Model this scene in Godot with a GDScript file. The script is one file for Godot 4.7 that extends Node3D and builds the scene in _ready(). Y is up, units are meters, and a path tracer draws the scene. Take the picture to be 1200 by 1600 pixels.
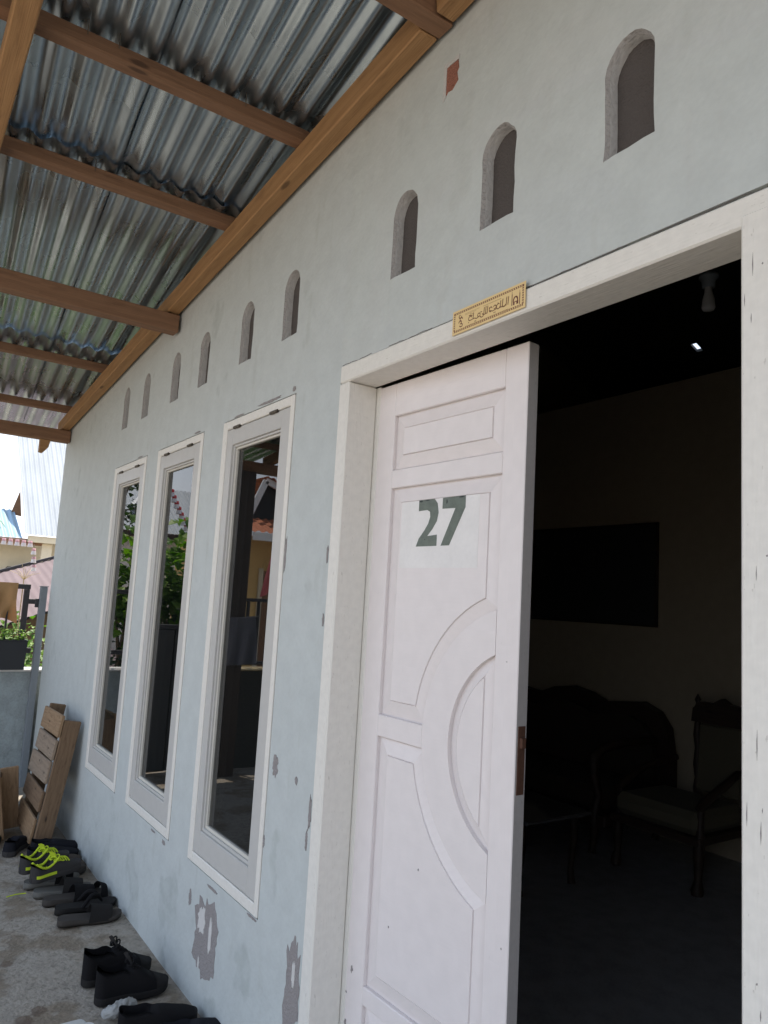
extends Node3D
# A house front under a corrugated porch roof. The house wall is the plane z = 0, x runs along it, y is up, metres.

var rng := RandomNumberGenerator.new()
var M := {}
var taken := {}
const SLOPE := 0.0938


func under_rafter(x: float) -> float:
	return 3.02 + SLOPE * (x + 1.8)


# ---------------------------------------------------------------- geometry
class Geo:
	var v := PackedVector3Array()
	var n := PackedVector3Array()
	var uv := PackedVector2Array()
	var uv2 := PackedVector2Array()
	var off := Vector2.ZERO

	func tri(a: Vector3, b: Vector3, c: Vector3, ua := Vector2.ZERO, ub := Vector2.ZERO, uc := Vector2.ZERO) -> void:
		# corners counter-clockwise as seen from outside
		var nn := (b - a).cross(c - a).normalized()
		v.append_array([a, c, b]); n.append_array([nn, nn, nn])
		uv.append_array([ua + off, uc + off, ub + off])

	func quad(a: Vector3, b: Vector3, c: Vector3, d: Vector3) -> void:
		var lu := a.distance_to(b)
		var lv := a.distance_to(d)
		if lu >= lv:
			tri(a, b, c, Vector2(0, 0), Vector2(lu, 0), Vector2(lu, lv)); tri(a, c, d, Vector2(0, 0), Vector2(lu, lv), Vector2(0, lv))
		else:
			tri(a, b, c, Vector2(0, 0), Vector2(0, lu), Vector2(lv, lu)); tri(a, c, d, Vector2(0, 0), Vector2(lv, lu), Vector2(lv, 0))

	func box(xf: Transform3D, s: Vector3, bev := 0.0) -> void:
		# chamfered box centred on xf; u runs along the longest side
		var h := s / 2
		var b := minf(bev, minf(h.x, minf(h.y, h.z)) * 0.6)
		var longest := 0 if s.x >= s.y and s.x >= s.z else (1 if s.y >= s.z else 2)
		for ax in 3:
			var u := (ax + 1) % 3
			var w := (ax + 2) % 3
			for sg in [-1.0, 1.0]:
				var P := []
				for c in [[-1, -1], [1, -1], [1, 1], [-1, 1]]:
					var p := Vector3.ZERO
					p[ax] = sg * h[ax]; p[u] = c[0] * (h[u] - b); p[w] = c[1] * (h[w] - b)
					P.append(p)
				if sg < 0: P.reverse()
				face(xf, P, longest, ax)
		if b <= 0.0: return
		for ax in 3:   # edges along ax
			var u := (ax + 1) % 3
			var w := (ax + 2) % 3
			for su in [-1.0, 1.0]:
				for sw in [-1.0, 1.0]:
					var P := []
					for c in [[-1, 0], [1, 0], [1, 1], [-1, 1]]:
						var p := Vector3.ZERO
						p[ax] = c[0] * (h[ax] - b)
						p[u] = su * (h[u] if c[1] == 0 else h[u] - b)
						p[w] = sw * (h[w] - b if c[1] == 0 else h[w])
						P.append(p)
					if su * sw < 0: P.reverse()
					face(xf, P, longest, ax)
		for sx in [-1.0, 1.0]:
			for sy in [-1.0, 1.0]:
				for sz in [-1.0, 1.0]:
					var A := Vector3(sx * h.x, sy * (h.y - b), sz * (h.z - b))
					var B := Vector3(sx * (h.x - b), sy * h.y, sz * (h.z - b))
					var C := Vector3(sx * (h.x - b), sy * (h.y - b), sz * h.z)
					if sx * sy * sz > 0: tri(xf * A, xf * B, xf * C)
					else: tri(xf * A, xf * C, xf * B)

	func face(xf: Transform3D, P: Array, longest: int, ax: int) -> void:
		var o := (longest + 1) % 3
		var o2 := (longest + 2) % 3
		var U := []
		for p in P:
			if ax == longest: U.append(Vector2(p[o] * 0.12, p[o2]))
			else: U.append(Vector2(p[longest], p[o] + p[o2]))
		tri(xf * P[0], xf * P[1], xf * P[2], U[0], U[1], U[2])
		tri(xf * P[0], xf * P[2], xf * P[3], U[0], U[2], U[3])

	func beam(a: Vector3, b: Vector3, w: float, h: float, bev := 0.003) -> void:
		# w across (level), h upright
		var d := (b - a)
		var l := d.length()
		d /= l
		var side := d.cross(Vector3.UP)
		side = side.normalized() if side.length() > 0.01 else Vector3.RIGHT
		var up := side.cross(d).normalized()
		box(Transform3D(Basis(d, up, side), (a + b) / 2), Vector3(l, h, w), bev)

	func prism(P: PackedVector2Array, xf: Transform3D, z0: float, z1: float) -> void:
		var Q := P.duplicate()
		if Geometry2D.is_polygon_clockwise(Q): Q.reverse()
		var T := Geometry2D.triangulate_polygon(Q)
		for i in range(0, T.size(), 3):
			var t := [T[i], T[i + 1], T[i + 2]]
			if (Q[t[1]] - Q[t[0]]).cross(Q[t[2]] - Q[t[0]]) < 0: t = [T[i], T[i + 2], T[i + 1]]
			tri(xf * v3(Q[t[0]], z1), xf * v3(Q[t[1]], z1), xf * v3(Q[t[2]], z1), Q[t[0]], Q[t[1]], Q[t[2]])
			if z1 != z0: tri(xf * v3(Q[t[0]], z0), xf * v3(Q[t[2]], z0), xf * v3(Q[t[1]], z0), Q[t[0]], Q[t[2]], Q[t[1]])
		if z1 == z0: return
		for i in Q.size():
			var a := Q[i]
			var b := Q[(i + 1) % Q.size()]
			quad(xf * v3(a, z0), xf * v3(b, z0), xf * v3(b, z1), xf * v3(a, z1))

	static func v3(p: Vector2, z: float) -> Vector3:
		return Vector3(p.x, p.y, z)

	func flat_poly(P: PackedVector2Array, z: float, flip := false) -> void:
		var T := Geometry2D.triangulate_polygon(P)
		for i in range(0, T.size(), 3):
			var t := [T[i], T[i + 1], T[i + 2]]
			if ((P[t[1]] - P[t[0]]).cross(P[t[2]] - P[t[0]]) < 0) != flip: t = [T[i], T[i + 2], T[i + 1]]
			tri(v3(P[t[0]], z), v3(P[t[1]], z), v3(P[t[2]], z), P[t[0]], P[t[1]], P[t[2]])

	func raised(outer: PackedVector2Array, inner: PackedVector2Array, z0: float, z1: float) -> void:
		# a panel whose edge slopes from outer at z0 up to inner at z1; both counter-clockwise with matching corners
		for i in outer.size():
			var k := (i + 1) % outer.size()
			quad(v3(outer[i], z0), v3(outer[k], z0), v3(inner[k], z1), v3(inner[i], z1))
		flat_poly(inner, z1)

	func grid(rows: Array, closed := false, flip := false, us := 1.0, vs := 1.0) -> void:
		# smooth surface through rows of points
		var R := rows.size()
		var C: int = rows[0].size()
		var N := []
		for i in R:
			var line := PackedVector3Array()
			for j in C:
				var di: Vector3 = rows[mini(i + 1, R - 1)][j] - rows[maxi(i - 1, 0)][j]
				var j1 := (j + 1) % C if closed else mini(j + 1, C - 1)
				var j0 := (j - 1 + C) % C if closed else maxi(j - 1, 0)
				var dj: Vector3 = rows[i][j1] - rows[i][j0]
				var q := dj.cross(di)
				if flip: q = -q
				line.append(q.normalized() if q.length() > 1e-12 else Vector3.UP)
			N.append(line)
		for i in R - 1:
			for j in (C if closed else C - 1):
				var k := (j + 1) % C
				var A: Vector3 = rows[i][j]
				var B: Vector3 = rows[i][k]
				var D: Vector3 = rows[i + 1][j]
				var E: Vector3 = rows[i + 1][k]
				var ua := Vector2(j * us, i * vs) + off
				var ub := Vector2((j + 1) * us, i * vs) + off
				var ud := Vector2(j * us, (i + 1) * vs) + off
				var ue := Vector2((j + 1) * us, (i + 1) * vs) + off
				if flip:
					v.append_array([A, B, E, A, E, D]); n.append_array([N[i][j], N[i][k], N[i + 1][k], N[i][j], N[i + 1][k], N[i + 1][j]])
					uv.append_array([ua, ub, ue, ua, ue, ud])
				else:
					v.append_array([A, E, B, A, D, E]); n.append_array([N[i][j], N[i + 1][k], N[i][k], N[i][j], N[i + 1][j], N[i + 1][k]])
					uv.append_array([ua, ue, ub, ua, ud, ue])

	func tube(path: Array, rad, sides := 8) -> void:
		var rows := []
		var side := Vector3.ZERO
		for i in path.size():
			var d: Vector3 = (path[mini(i + 1, path.size() - 1)] - path[maxi(i - 1, 0)]).normalized()
			if i == 0:
				side = d.cross(Vector3.UP)
				if side.length() < 0.1: side = d.cross(Vector3.RIGHT)
			side = (side - d * side.dot(d)).normalized()
			var up := d.cross(side)
			var r: float = rad[i] if rad is Array else rad
			var ring := PackedVector3Array()
			for k in sides:
				var a := TAU * k / sides
				ring.append(path[i] + (side * cos(a) + up * sin(a)) * r)
			rows.append(ring)
		grid(rows, true, false, 0.02, 0.05)
		for e in [0, rows.size() - 1]:
			for k in range(1, sides - 1):
				if e == 0: tri(rows[0][0], rows[0][k], rows[0][k + 1])
				else: tri(rows[e][0], rows[e][k + 1], rows[e][k])

	func lathe(prof: Array, at: Vector3, sides := 14) -> void:
		# prof: Vector2(radius, height) going up
		var rows := []
		for p in prof:
			var ring := PackedVector3Array()
			for k in sides:
				var a := TAU * k / sides
				ring.append(at + Vector3(cos(a) * p.x, p.y, -sin(a) * p.x))
			rows.append(ring)
		grid(rows, true, false, 0.03, 0.03)

	func mesh(m: Material) -> ArrayMesh:
		var a := []
		a.resize(Mesh.ARRAY_MAX)
		a[Mesh.ARRAY_VERTEX] = v; a[Mesh.ARRAY_NORMAL] = n; a[Mesh.ARRAY_TEX_UV] = uv
		if uv2.size() == v.size(): a[Mesh.ARRAY_TEX_UV2] = uv2
		var am := ArrayMesh.new()
		am.add_surface_from_arrays(Mesh.PRIMITIVE_TRIANGLES, a)
		am.surface_set_material(0, m)
		return am


func numbered(called: String) -> String:
	var k: int = taken.get(called, -1) + 1
	taken[called] = k
	return called if k == 0 else "%s_%03d" % [called, k]


func thing(called: String, label: String, category: String, at := Vector3.ZERO, turn := 0.0, group := "") -> Node3D:
	var o := Node3D.new()
	o.name = numbered(called)
	o.position = at
	o.rotation.y = turn
	add_child(o)
	meta(o, label, category, group)
	return o


func meta(o: Node3D, label: String, category: String, group := "") -> void:
	o.set_meta("label", label)
	o.set_meta("category", category)
	o.set_meta("kind", "thing")
	if group: o.set_meta("group", group)


func part(parent: Node3D, called: String, g: Geo, m: Material, world := false) -> MeshInstance3D:
	# world: the shape was laid out in world axes, so undo the parent's place
	var o := MeshInstance3D.new()
	o.name = called
	o.mesh = g.mesh(m)
	parent.add_child(o, true)
	if world: o.transform = parent.transform.affine_inverse()
	return o


func group_part(parent: Node3D, called: String) -> Node3D:
	var o := Node3D.new()
	o.name = called
	parent.add_child(o, true)
	return o


func structure(called: String, g: Geo, m: Material) -> MeshInstance3D:
	var o := MeshInstance3D.new()
	o.name = called
	o.mesh = g.mesh(m)
	o.set_meta("kind", "structure")
	add_child(o, true)
	return o


func at(x: float, y: float, z: float) -> Transform3D:
	return Transform3D(Basis(), Vector3(x, y, z))


func span(g: Geo, x0: float, x1: float, y0: float, y1: float, z0: float, z1: float, bev := 0.002) -> void:
	g.box(at((x0 + x1) / 2, (y0 + y1) / 2, (z0 + z1) / 2), Vector3(x1 - x0, y1 - y0, z1 - z0), bev)


# ---------------------------------------------------------------- materials
func noise(freq: float, seed_: int, oct := 4, type := FastNoiseLite.TYPE_SIMPLEX_SMOOTH) -> FastNoiseLite:
	var f := FastNoiseLite.new()
	f.noise_type = type
	f.frequency = freq
	f.seed = seed_
	f.fractal_octaves = oct
	if oct <= 1: f.fractal_type = FastNoiseLite.FRACTAL_NONE
	return f


func paint(w: int, h: int, each: Callable) -> ImageTexture:
	# each(x, y) gives a linear colour
	var bytes := PackedByteArray()
	bytes.resize(w * h * 3)
	var k := 0
	for y in h:
		for x in w:
			var c: Color = each.call(x, y)
			c = c.linear_to_srgb()
			bytes[k] = clampi(int(c.r * 255.0 + 0.5), 0, 255)
			bytes[k + 1] = clampi(int(c.g * 255.0 + 0.5), 0, 255)
			bytes[k + 2] = clampi(int(c.b * 255.0 + 0.5), 0, 255)
			k += 3
	return ImageTexture.create_from_image(Image.create_from_data(w, h, false, Image.FORMAT_RGB8, bytes))


func grey_image(freq: float, seed_: int, oct: int, size := 512, type := FastNoiseLite.TYPE_SIMPLEX_SMOOTH) -> Image:
	return noise(freq, seed_, oct, type).get_seamless_image(size, size)


func mat(called: String, c: Color, rough := 0.7, tex: Texture2D = null, scale := Vector3.ONE, triplanar := false) -> StandardMaterial3D:
	# c is a linear base colour
	var m := StandardMaterial3D.new()
	m.resource_name = called
	m.albedo_color = c.linear_to_srgb()
	m.roughness = rough
	m.albedo_texture = tex
	m.uv1_scale = scale
	if triplanar:
		m.uv1_triplanar = true
		m.uv1_world_triplanar = true
	M[called] = m
	return m


func relief(m: StandardMaterial3D, im: Image, cm: float) -> void:
	m.heightmap_enabled = true
	m.heightmap_texture = ImageTexture.create_from_image(im)
	m.heightmap_scale = cm


func make_materials() -> void:
	# fine plaster: a nearly even coat with small specks
	var a := grey_image(0.02, 3, 5)
	var b := grey_image(0.12, 4, 3)
	var plaster := paint(512, 512, func(x, y):
		var t: float = a.get_pixel(x, y).r - 0.5
		var s: float = b.get_pixel(x, y).r - 0.5
		var k := 0.95 + 0.09 * t + 0.05 * s
		return Color(k, k, k * 0.995))
	var rough_im := grey_image(0.06, 5, 4)
	# stains on the house wall, laid out once over the whole wall (8 m by 4 m)
	var st1 := noise(0.012, 11, 5)
	var st2 := noise(0.05, 12, 4)
	var st3 := noise(0.004, 13, 3)
	var stains := paint(1024, 512, func(x, y):
		var wx: float = x / 128.0 - 6.2
		var wy: float = 4.0 - y / 128.0
		var k := 1.0 + 0.035 * st3.get_noise_2d(x, y)
		var c := Color(k, k, k)
		var low := smoothstep(0.55, 0.0, wy)
		var blot := smoothstep(0.10, 0.22, st1.get_noise_2d(x * 2.2, y * 1.4) + 0.5 * low - 0.34)
		blot *= 0.55 + 0.45 * smoothstep(-0.1, 0.2, st2.get_noise_2d(x * 2.0, y * 2.0))
		c = c.lerp(Color(0.66, 0.68, 0.66), 0.42 * blot)
		var drip := smoothstep(0.2, 0.5, st1.get_noise_2d(x * 9.0, y * 0.5 + 300.0)) * smoothstep(0.0, 0.3, st2.get_noise_2d(x, y * 0.6))
		c = c.lerp(Color(0.80, 0.79, 0.75), 0.30 * drip)
		if wx > -1.97: c = c.lerp(Color(1.0, 0.985, 0.96), 0.3)
		return c)
	var wall := mat("wall_paint", Color(0.525, 0.557, 0.55), 0.72, plaster, Vector3(0.9, 0.9, 0.9), true)
	relief(wall, rough_im, 0.12)
	wall.detail_enabled = true
	wall.detail_uv_layer = BaseMaterial3D.DETAIL_UV_2
	wall.detail_blend_mode = BaseMaterial3D.BLEND_MODE_MUL
	wall.detail_albedo = stains
	relief(mat("pale_plaster", Color(0.56, 0.55, 0.54), 0.9, plaster, Vector3(2, 2, 2), true), rough_im, 0.25)
	relief(mat("bare_plaster", Color(0.30, 0.275, 0.27), 0.95, plaster, Vector3(3, 3, 3), true), rough_im, 0.4)
	relief(mat("raw_rim", Color(0.36, 0.345, 0.335), 0.95, plaster, Vector3(3, 3, 3), true), rough_im, 0.4)
	mat("filler", Color(0.62, 0.60, 0.58), 0.9, plaster, Vector3(3, 3, 3), true)
	relief(mat("board", Color(0.085, 0.073, 0.068), 0.9, plaster, Vector3(4, 4, 4), true), rough_im, 0.2)
	relief(mat("brick_red", Color(0.36, 0.15, 0.105), 0.95, plaster, Vector3(5, 5, 5), true), rough_im, 0.6)
	mat("crack", Color(0.16, 0.15, 0.14), 0.95)
	# painted wood: brush marks along u, few scratches
	var br := noise(0.5, 21, 3)
	var br2 := noise(0.02, 22, 3)
	var brushed := paint(512, 512, func(x, y):
		var k := 0.96 + 0.012 * br.get_noise_2d(x * 0.03, y * 0.5) + 0.035 * br2.get_noise_2d(x, y)
		if br.get_noise_2d(x * 0.14 + 900.0, y * 1.6) > 0.70: k -= 0.06
		return Color(k, k * 0.996, k * 0.985))
	var brush_h := Image.create_empty(256, 256, false, Image.FORMAT_L8)
	for y in 256:
		for x in 256:
			var q := 0.5 + 0.5 * br.get_noise_2d(x * 0.05, y * 0.9)
			brush_h.set_pixel(x, y, Color(q, q, q))
	relief(mat("door_paint", Color(0.785, 0.73, 0.725), 0.42, brushed, Vector3(1.4, 1.4, 1)), brush_h, 0.018)
	var scuffed := paint(512, 512, func(x, y):
		var k := 0.95 + 0.05 * br2.get_noise_2d(x * 2.0, y * 2.0)
		var c := Color(k, k * 0.99, k * 0.965)
		var w := br.get_noise_2d(x * 0.05 + 40.0, y * 0.35)
		var z := br2.get_noise_2d(x * 1.6 + 77.0, y * 1.6)
		if w + 0.5 * z > 0.74: c = c.lerp(Color(0.50, 0.47, 0.42), 0.4)
		return c)
	relief(mat("frame_paint", Color(0.77, 0.75, 0.71), 0.55, scuffed, Vector3(1.7, 1.7, 1)), brush_h, 0.08)
	relief(mat("sash_paint", Color(0.53, 0.52, 0.50), 0.45, brushed, Vector3(1.7, 1.7, 1)), brush_h, 0.05)
	relief(mat("putty", Color(0.62, 0.60, 0.55), 0.8, scuffed, Vector3(4, 4, 1)), brush_h, 0.12)
	mat("edge_wood", Color(0.42, 0.40, 0.40), 0.7, scuffed, Vector3(2, 2, 1))
	# timber
	var gr := noise(0.02, 31, 4)
	var gr2 := noise(0.3, 32, 3)
	var timber := func(dark: Color, mid: Color, light: Color, seed_: float) -> ImageTexture:
		return paint(512, 256, func(x, y):
			var bend := gr.get_noise_2d(x * 0.25 + seed_, y * 0.55) * 1.5
			var t := 0.5 + 0.5 * sin((y * 0.06 + bend) * 3.1)
			var f := gr2.get_noise_2d(x * 0.02 + seed_, y * 0.9)
			var f2 := gr2.get_noise_2d(x * 0.06 + seed_ + 70.0, y * 2.6)
			var c := mid.lerp(light, clampf(0.45 + 0.5 * f + 0.25 * f2 + 0.22 * (t - 0.5), 0, 1))
			c = c.lerp(dark, clampf(0.18 * (1.0 - t) + 0.35 * f2, 0, 0.6))
			var blot := gr.get_noise_2d(x * 0.5 + 500.0 + seed_, y * 1.2)
			c = c.lerp(dark, smoothstep(0.15, 0.6, blot) * 0.4)
			for kn in [Vector2(118, 71), Vector2(391, 188), Vector2(262, 20)]:
				var kd := Vector2((x - kn.x) / 15.0, (y - kn.y) / 9.0).length() + 0.25 * f2
				c = c.lerp(dark * 0.55, smoothstep(1.1, 0.55, kd) * 0.8)
			return c)
	var grain := Image.create_empty(512, 256, false, Image.FORMAT_L8)
	for y in 256:
		for x in 512:
			var q := 0.5 + 0.5 * gr2.get_noise_2d(x * 0.035, y * 1.1)
			grain.set_pixel(x, y, Color(q, q, q))
	relief(mat("rafter_wood", Color.WHITE, 0.75, timber.call(Color(0.17, 0.085, 0.033), Color(0.32, 0.17, 0.068), Color(0.41, 0.235, 0.105), 0.0), Vector3(0.8, 3.2, 1)), grain, 0.15)
	relief(mat("purlin_wood", Color.WHITE, 0.8, timber.call(Color(0.12, 0.06, 0.033), Color(0.20, 0.105, 0.058), Color(0.27, 0.15, 0.085), 130.0), Vector3(0.8, 3.2, 1)), grain, 0.15)
	relief(mat("pallet_wood", Color.WHITE, 0.85, timber.call(Color(0.115, 0.065, 0.03), Color(0.26, 0.16, 0.085), Color(0.36, 0.24, 0.14), 260.0), Vector3(1.6, 5.0, 1)), grain, 0.2)
	relief(mat("pallet_dark", Color.WHITE, 0.85, timber.call(Color(0.06, 0.035, 0.02), Color(0.15, 0.09, 0.05), Color(0.24, 0.155, 0.09), 390.0), Vector3(1.6, 5.0, 1)), grain, 0.2)
	relief(mat("pallet_grey", Color.WHITE, 0.9, timber.call(Color(0.12, 0.085, 0.06), Color(0.25, 0.185, 0.13), Color(0.35, 0.27, 0.20), 520.0), Vector3(1.6, 5.0, 1)), grain, 0.25)
	relief(mat("dark_wood", Color.WHITE, 0.55, timber.call(Color(0.012, 0.007, 0.005), Color(0.03, 0.017, 0.011), Color(0.045, 0.026, 0.017), 60.0), Vector3(1.2, 4.0, 1)), grain, 0.1)
	# zinc sheet: spangle and streaks
	var sp := grey_image(0.09, 41, 1, 512, FastNoiseLite.TYPE_CELLULAR)
	var str1 := noise(0.02, 42, 4)
	var zinc_tex := paint(512, 512, func(x, y):
		var k := 0.86 + 0.06 * (sp.get_pixel(x, y).r - 0.5) + 0.12 * str1.get_noise_2d(x * 0.5, y * 0.3)
		return Color(k * 0.985, k, k * 1.0))
	var zr := paint(512, 512, func(x, y):
		var k := 0.70 + 0.25 * str1.get_noise_2d(x * 0.4 + 60.0, y * 0.3)
		return Color(k, k, k).srgb_to_linear())
	var z := mat("zinc", Color(0.46, 0.535, 0.595), 0.42, zinc_tex, Vector3(1.3, 0.55, 1))
	z.metallic = 0.95
	z.roughness_texture = zr
	var zo := mat("zinc_far", Color(0.42, 0.44, 0.46), 0.75, zinc_tex, Vector3(0.5, 0.2, 1))
	var zb := mat("zinc_blue", Color(0.30, 0.42, 0.52), 0.6, zinc_tex, Vector3(0.5, 0.2, 1))
	zb.metallic = 0.2
	mat("pink_roof", Color(0.19, 0.135, 0.135), 0.85, zinc_tex, Vector3(0.6, 0.25, 1))
	# concrete
	var c1 := noise(0.012, 51, 5)
	var c2 := noise(0.09, 52, 4)
	var conc := paint(512, 512, func(x, y):
		var t := a.get_pixel(x, y).r - 0.5
		var s: float = b.get_pixel(x, y).r - 0.5
		var k := 0.92 + 0.35 * t + 0.22 * s
		return Color(k, k * 0.985, k * 0.96))
	# the porch floor once over 4 m by 1 m: dirt, worn patches, damp spots
	var floor_marks := paint(1024, 256, func(x, y):
		var wx: float = x / 256.0 - 6.1
		var wz: float = y / 256.0
		var c := Color(1, 1, 1)
		var d := smoothstep(-0.05, 0.35, c1.get_noise_2d(x * 1.1, y * 1.1))
		c = c.lerp(Color(0.60, 0.52, 0.42), 0.75 * d)
		var p := smoothstep(0.15, 0.4, c1.get_noise_2d(x * 2.5 + 400.0, y * 2.5))
		c = c.lerp(Color(1.12, 1.12, 1.12), 0.6 * p)
		c = c.lerp(Color(0.5, 0.47, 0.43), 0.55 * smoothstep(0.24, 0.42, c2.get_noise_2d(x * 1.2, y * 1.2)))
		for spot in [Vector3(-2.945, 0.475, 0.036), Vector3(-2.90, 0.53, 0.040), Vector3(-3.35, 0.52, 0.03)]:
			var r: float = Vector2(wx - spot.x, (wz - spot.y) * 1.3).length() / spot.z + 0.35 * c2.get_noise_2d(x * 1.6, y * 1.6)
			c = c.lerp(Color(0.36, 0.27, 0.22), 0.75 * smoothstep(1.1, 0.8, r))
		return c)
	var cf := mat("porch_concrete", Color(0.33, 0.295, 0.25), 0.85, conc, Vector3(1.4, 1.4, 1.4), true)
	relief(cf, rough_im, 0.3)
	cf.detail_enabled = true
	cf.detail_uv_layer = BaseMaterial3D.DETAIL_UV_2
	cf.detail_blend_mode = BaseMaterial3D.BLEND_MODE_MUL
	cf.detail_albedo = floor_marks
	relief(mat("yard", Color(0.33, 0.29, 0.24), 0.95, conc, Vector3(0.35, 0.35, 0.35), true), rough_im, 0.8)
	var im := mat("inner_floor", Color(0.36, 0.36, 0.375), 0.45, conc, Vector3(0.8, 0.8, 0.8), true)
	relief(im, rough_im, 0.03)
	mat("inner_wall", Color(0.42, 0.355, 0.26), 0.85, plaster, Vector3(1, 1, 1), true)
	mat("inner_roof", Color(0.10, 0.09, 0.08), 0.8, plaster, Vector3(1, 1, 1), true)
	relief(mat("low_wall", Color(0.30, 0.345, 0.36), 0.85, conc, Vector3(0.8, 0.8, 0.8), true), rough_im, 0.3)
	relief(mat("mossy_wall", Color(0.045, 0.045, 0.04), 0.9, conc, Vector3(0.8, 0.8, 0.8), true), rough_im, 0.3)
	mat("cream_wall", Color(0.66, 0.58, 0.42), 0.85, plaster, Vector3(0.5, 0.5, 0.5), true)
	mat("yellow_wall", Color(0.62, 0.42, 0.17), 0.85, plaster, Vector3(0.5, 0.5, 0.5), true)
	mat("white_paint", Color(0.74, 0.73, 0.72), 0.6, plaster, Vector3(1, 1, 1), true)
	mat("tile_orange", Color(0.45, 0.15, 0.07), 0.8, conc, Vector3(2, 2, 2), true)
	mat("dark_void", Color(0.02, 0.02, 0.022), 0.8)
	# glass
	var gl := mat("glass", Color(0.004, 0.005, 0.005, 1.0), 0.0)
	gl.albedo_color.a = 0.72
	gl.transparency = BaseMaterial3D.TRANSPARENCY_ALPHA
	gl.metallic_specular = 0.62
	# metals and small things
	var ru := mat("rust", Color(0.115, 0.055, 0.035), 0.8, conc, Vector3(9, 9, 9), true)
	ru.metallic = 0.3
	var hi := mat("hinge_metal", Color(0.13, 0.11, 0.09), 0.6, conc, Vector3(9, 9, 9), true)
	hi.metallic = 0.5
	mat("dark_iron", Color(0.035, 0.033, 0.038), 0.55)
	mat("grey_post", Color(0.20, 0.225, 0.25), 0.6, plaster, Vector3(2, 2, 2), true)
	mat("gate_sheet", Color(0.03, 0.032, 0.035), 0.5)
	mat("number_green", Color(0.135, 0.165, 0.14), 0.55, conc, Vector3(3.0, 3.0, 1))
	mat("number_paper", Color(0.80, 0.775, 0.76), 0.5, plaster, Vector3(1, 1, 1))
	mat("number_dark", Color(0.03, 0.035, 0.035), 0.7)
	var fab := grey_image(0.2, 61, 2, 256)
	var fabric := func(called: String, c: Color, sheen: float) -> void:
		var f := mat(called, c, 0.9, plaster, Vector3(6, 6, 6), true)
		f.metallic_specular = 0.3
		f.rim_enabled = sheen > 0
		f.rim = sheen
		relief(f, fab, 0.06)
	fabric.call("shoe_black", Color(0.008, 0.0075, 0.0085), 0.0)
	fabric.call("shoe_navy", Color(0.012, 0.0125, 0.017), 0.0)
	fabric.call("shoe_grey", Color(0.045, 0.042, 0.042), 0.0)
	fabric.call("shoe_brown", Color(0.07, 0.057, 0.047), 0.0)
	fabric.call("foam_dark", Color(0.020, 0.0185, 0.018), 0.0)
	fabric.call("foam_grey", Color(0.06, 0.053, 0.048), 0.0)
	fabric.call("sole_pale", Color(0.14, 0.135, 0.125), 0.0)
	fabric.call("lime", Color(0.50, 0.62, 0.04), 0.0)
	fabric.call("sock", Color(0.36, 0.36, 0.35), 0.2)
	fabric.call("white_rubber", Color(0.62, 0.62, 0.60), 0.0)
	fabric.call("brown_cloth", Color(0.46, 0.285, 0.14), 0.3)
	fabric.call("grey_cloth", Color(0.16, 0.16, 0.185), 0.3)
	fabric.call("pink_cloth", Color(0.62, 0.16, 0.16), 0.2)
	fabric.call("cushion", Color(0.13, 0.115, 0.08), 0.2)
	fabric.call("sofa_cloth", Color(0.05, 0.038, 0.03), 0.2)
	M.brown_cloth.backlight_enabled = true
	M.brown_cloth.backlight = Color(0.5, 0.3, 0.15)
	mat("planter_black", Color(0.018, 0.02, 0.024), 0.6)
	mat("cup_red", Color(0.55, 0.03, 0.035), 0.5)
	mat("cup_pink", Color(0.62, 0.34, 0.36), 0.5)
	mat("cup_white", Color(0.78, 0.72, 0.73), 0.5)
	mat("string", Color(0.25, 0.25, 0.25), 0.8)
	var leafy := func(called: String, c: Color) -> void:
		var l := mat(called, c, 0.5, conc, Vector3(2, 2, 1))
		l.backlight_enabled = true
		l.backlight = Color(0.75, 0.95, 0.25)
	leafy.call("leaf", Color(0.12, 0.22, 0.035))
	leafy.call("leaf_light", Color(0.24, 0.38, 0.055))
	leafy.call("leaf_dark", Color(0.03, 0.06, 0.02))
	mat("bark", Color(0.12, 0.09, 0.06), 0.9)
	mat("straw", Color(0.62, 0.50, 0.30), 0.8)
	var bulb := mat("bulb_glass", Color(0.5, 0.5, 0.5), 0.2)
	bulb.metallic_specular = 0.5
	mat("picture_print", Color(0.035, 0.036, 0.038), 0.4)
	mat("table_gloss", Color(0.09, 0.09, 0.095), 0.08)
	var sticker := mat("sticker_print", Color.WHITE, 0.45, sticker_texture(), Vector3.ONE)
	sticker.texture_repeat = false


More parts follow.
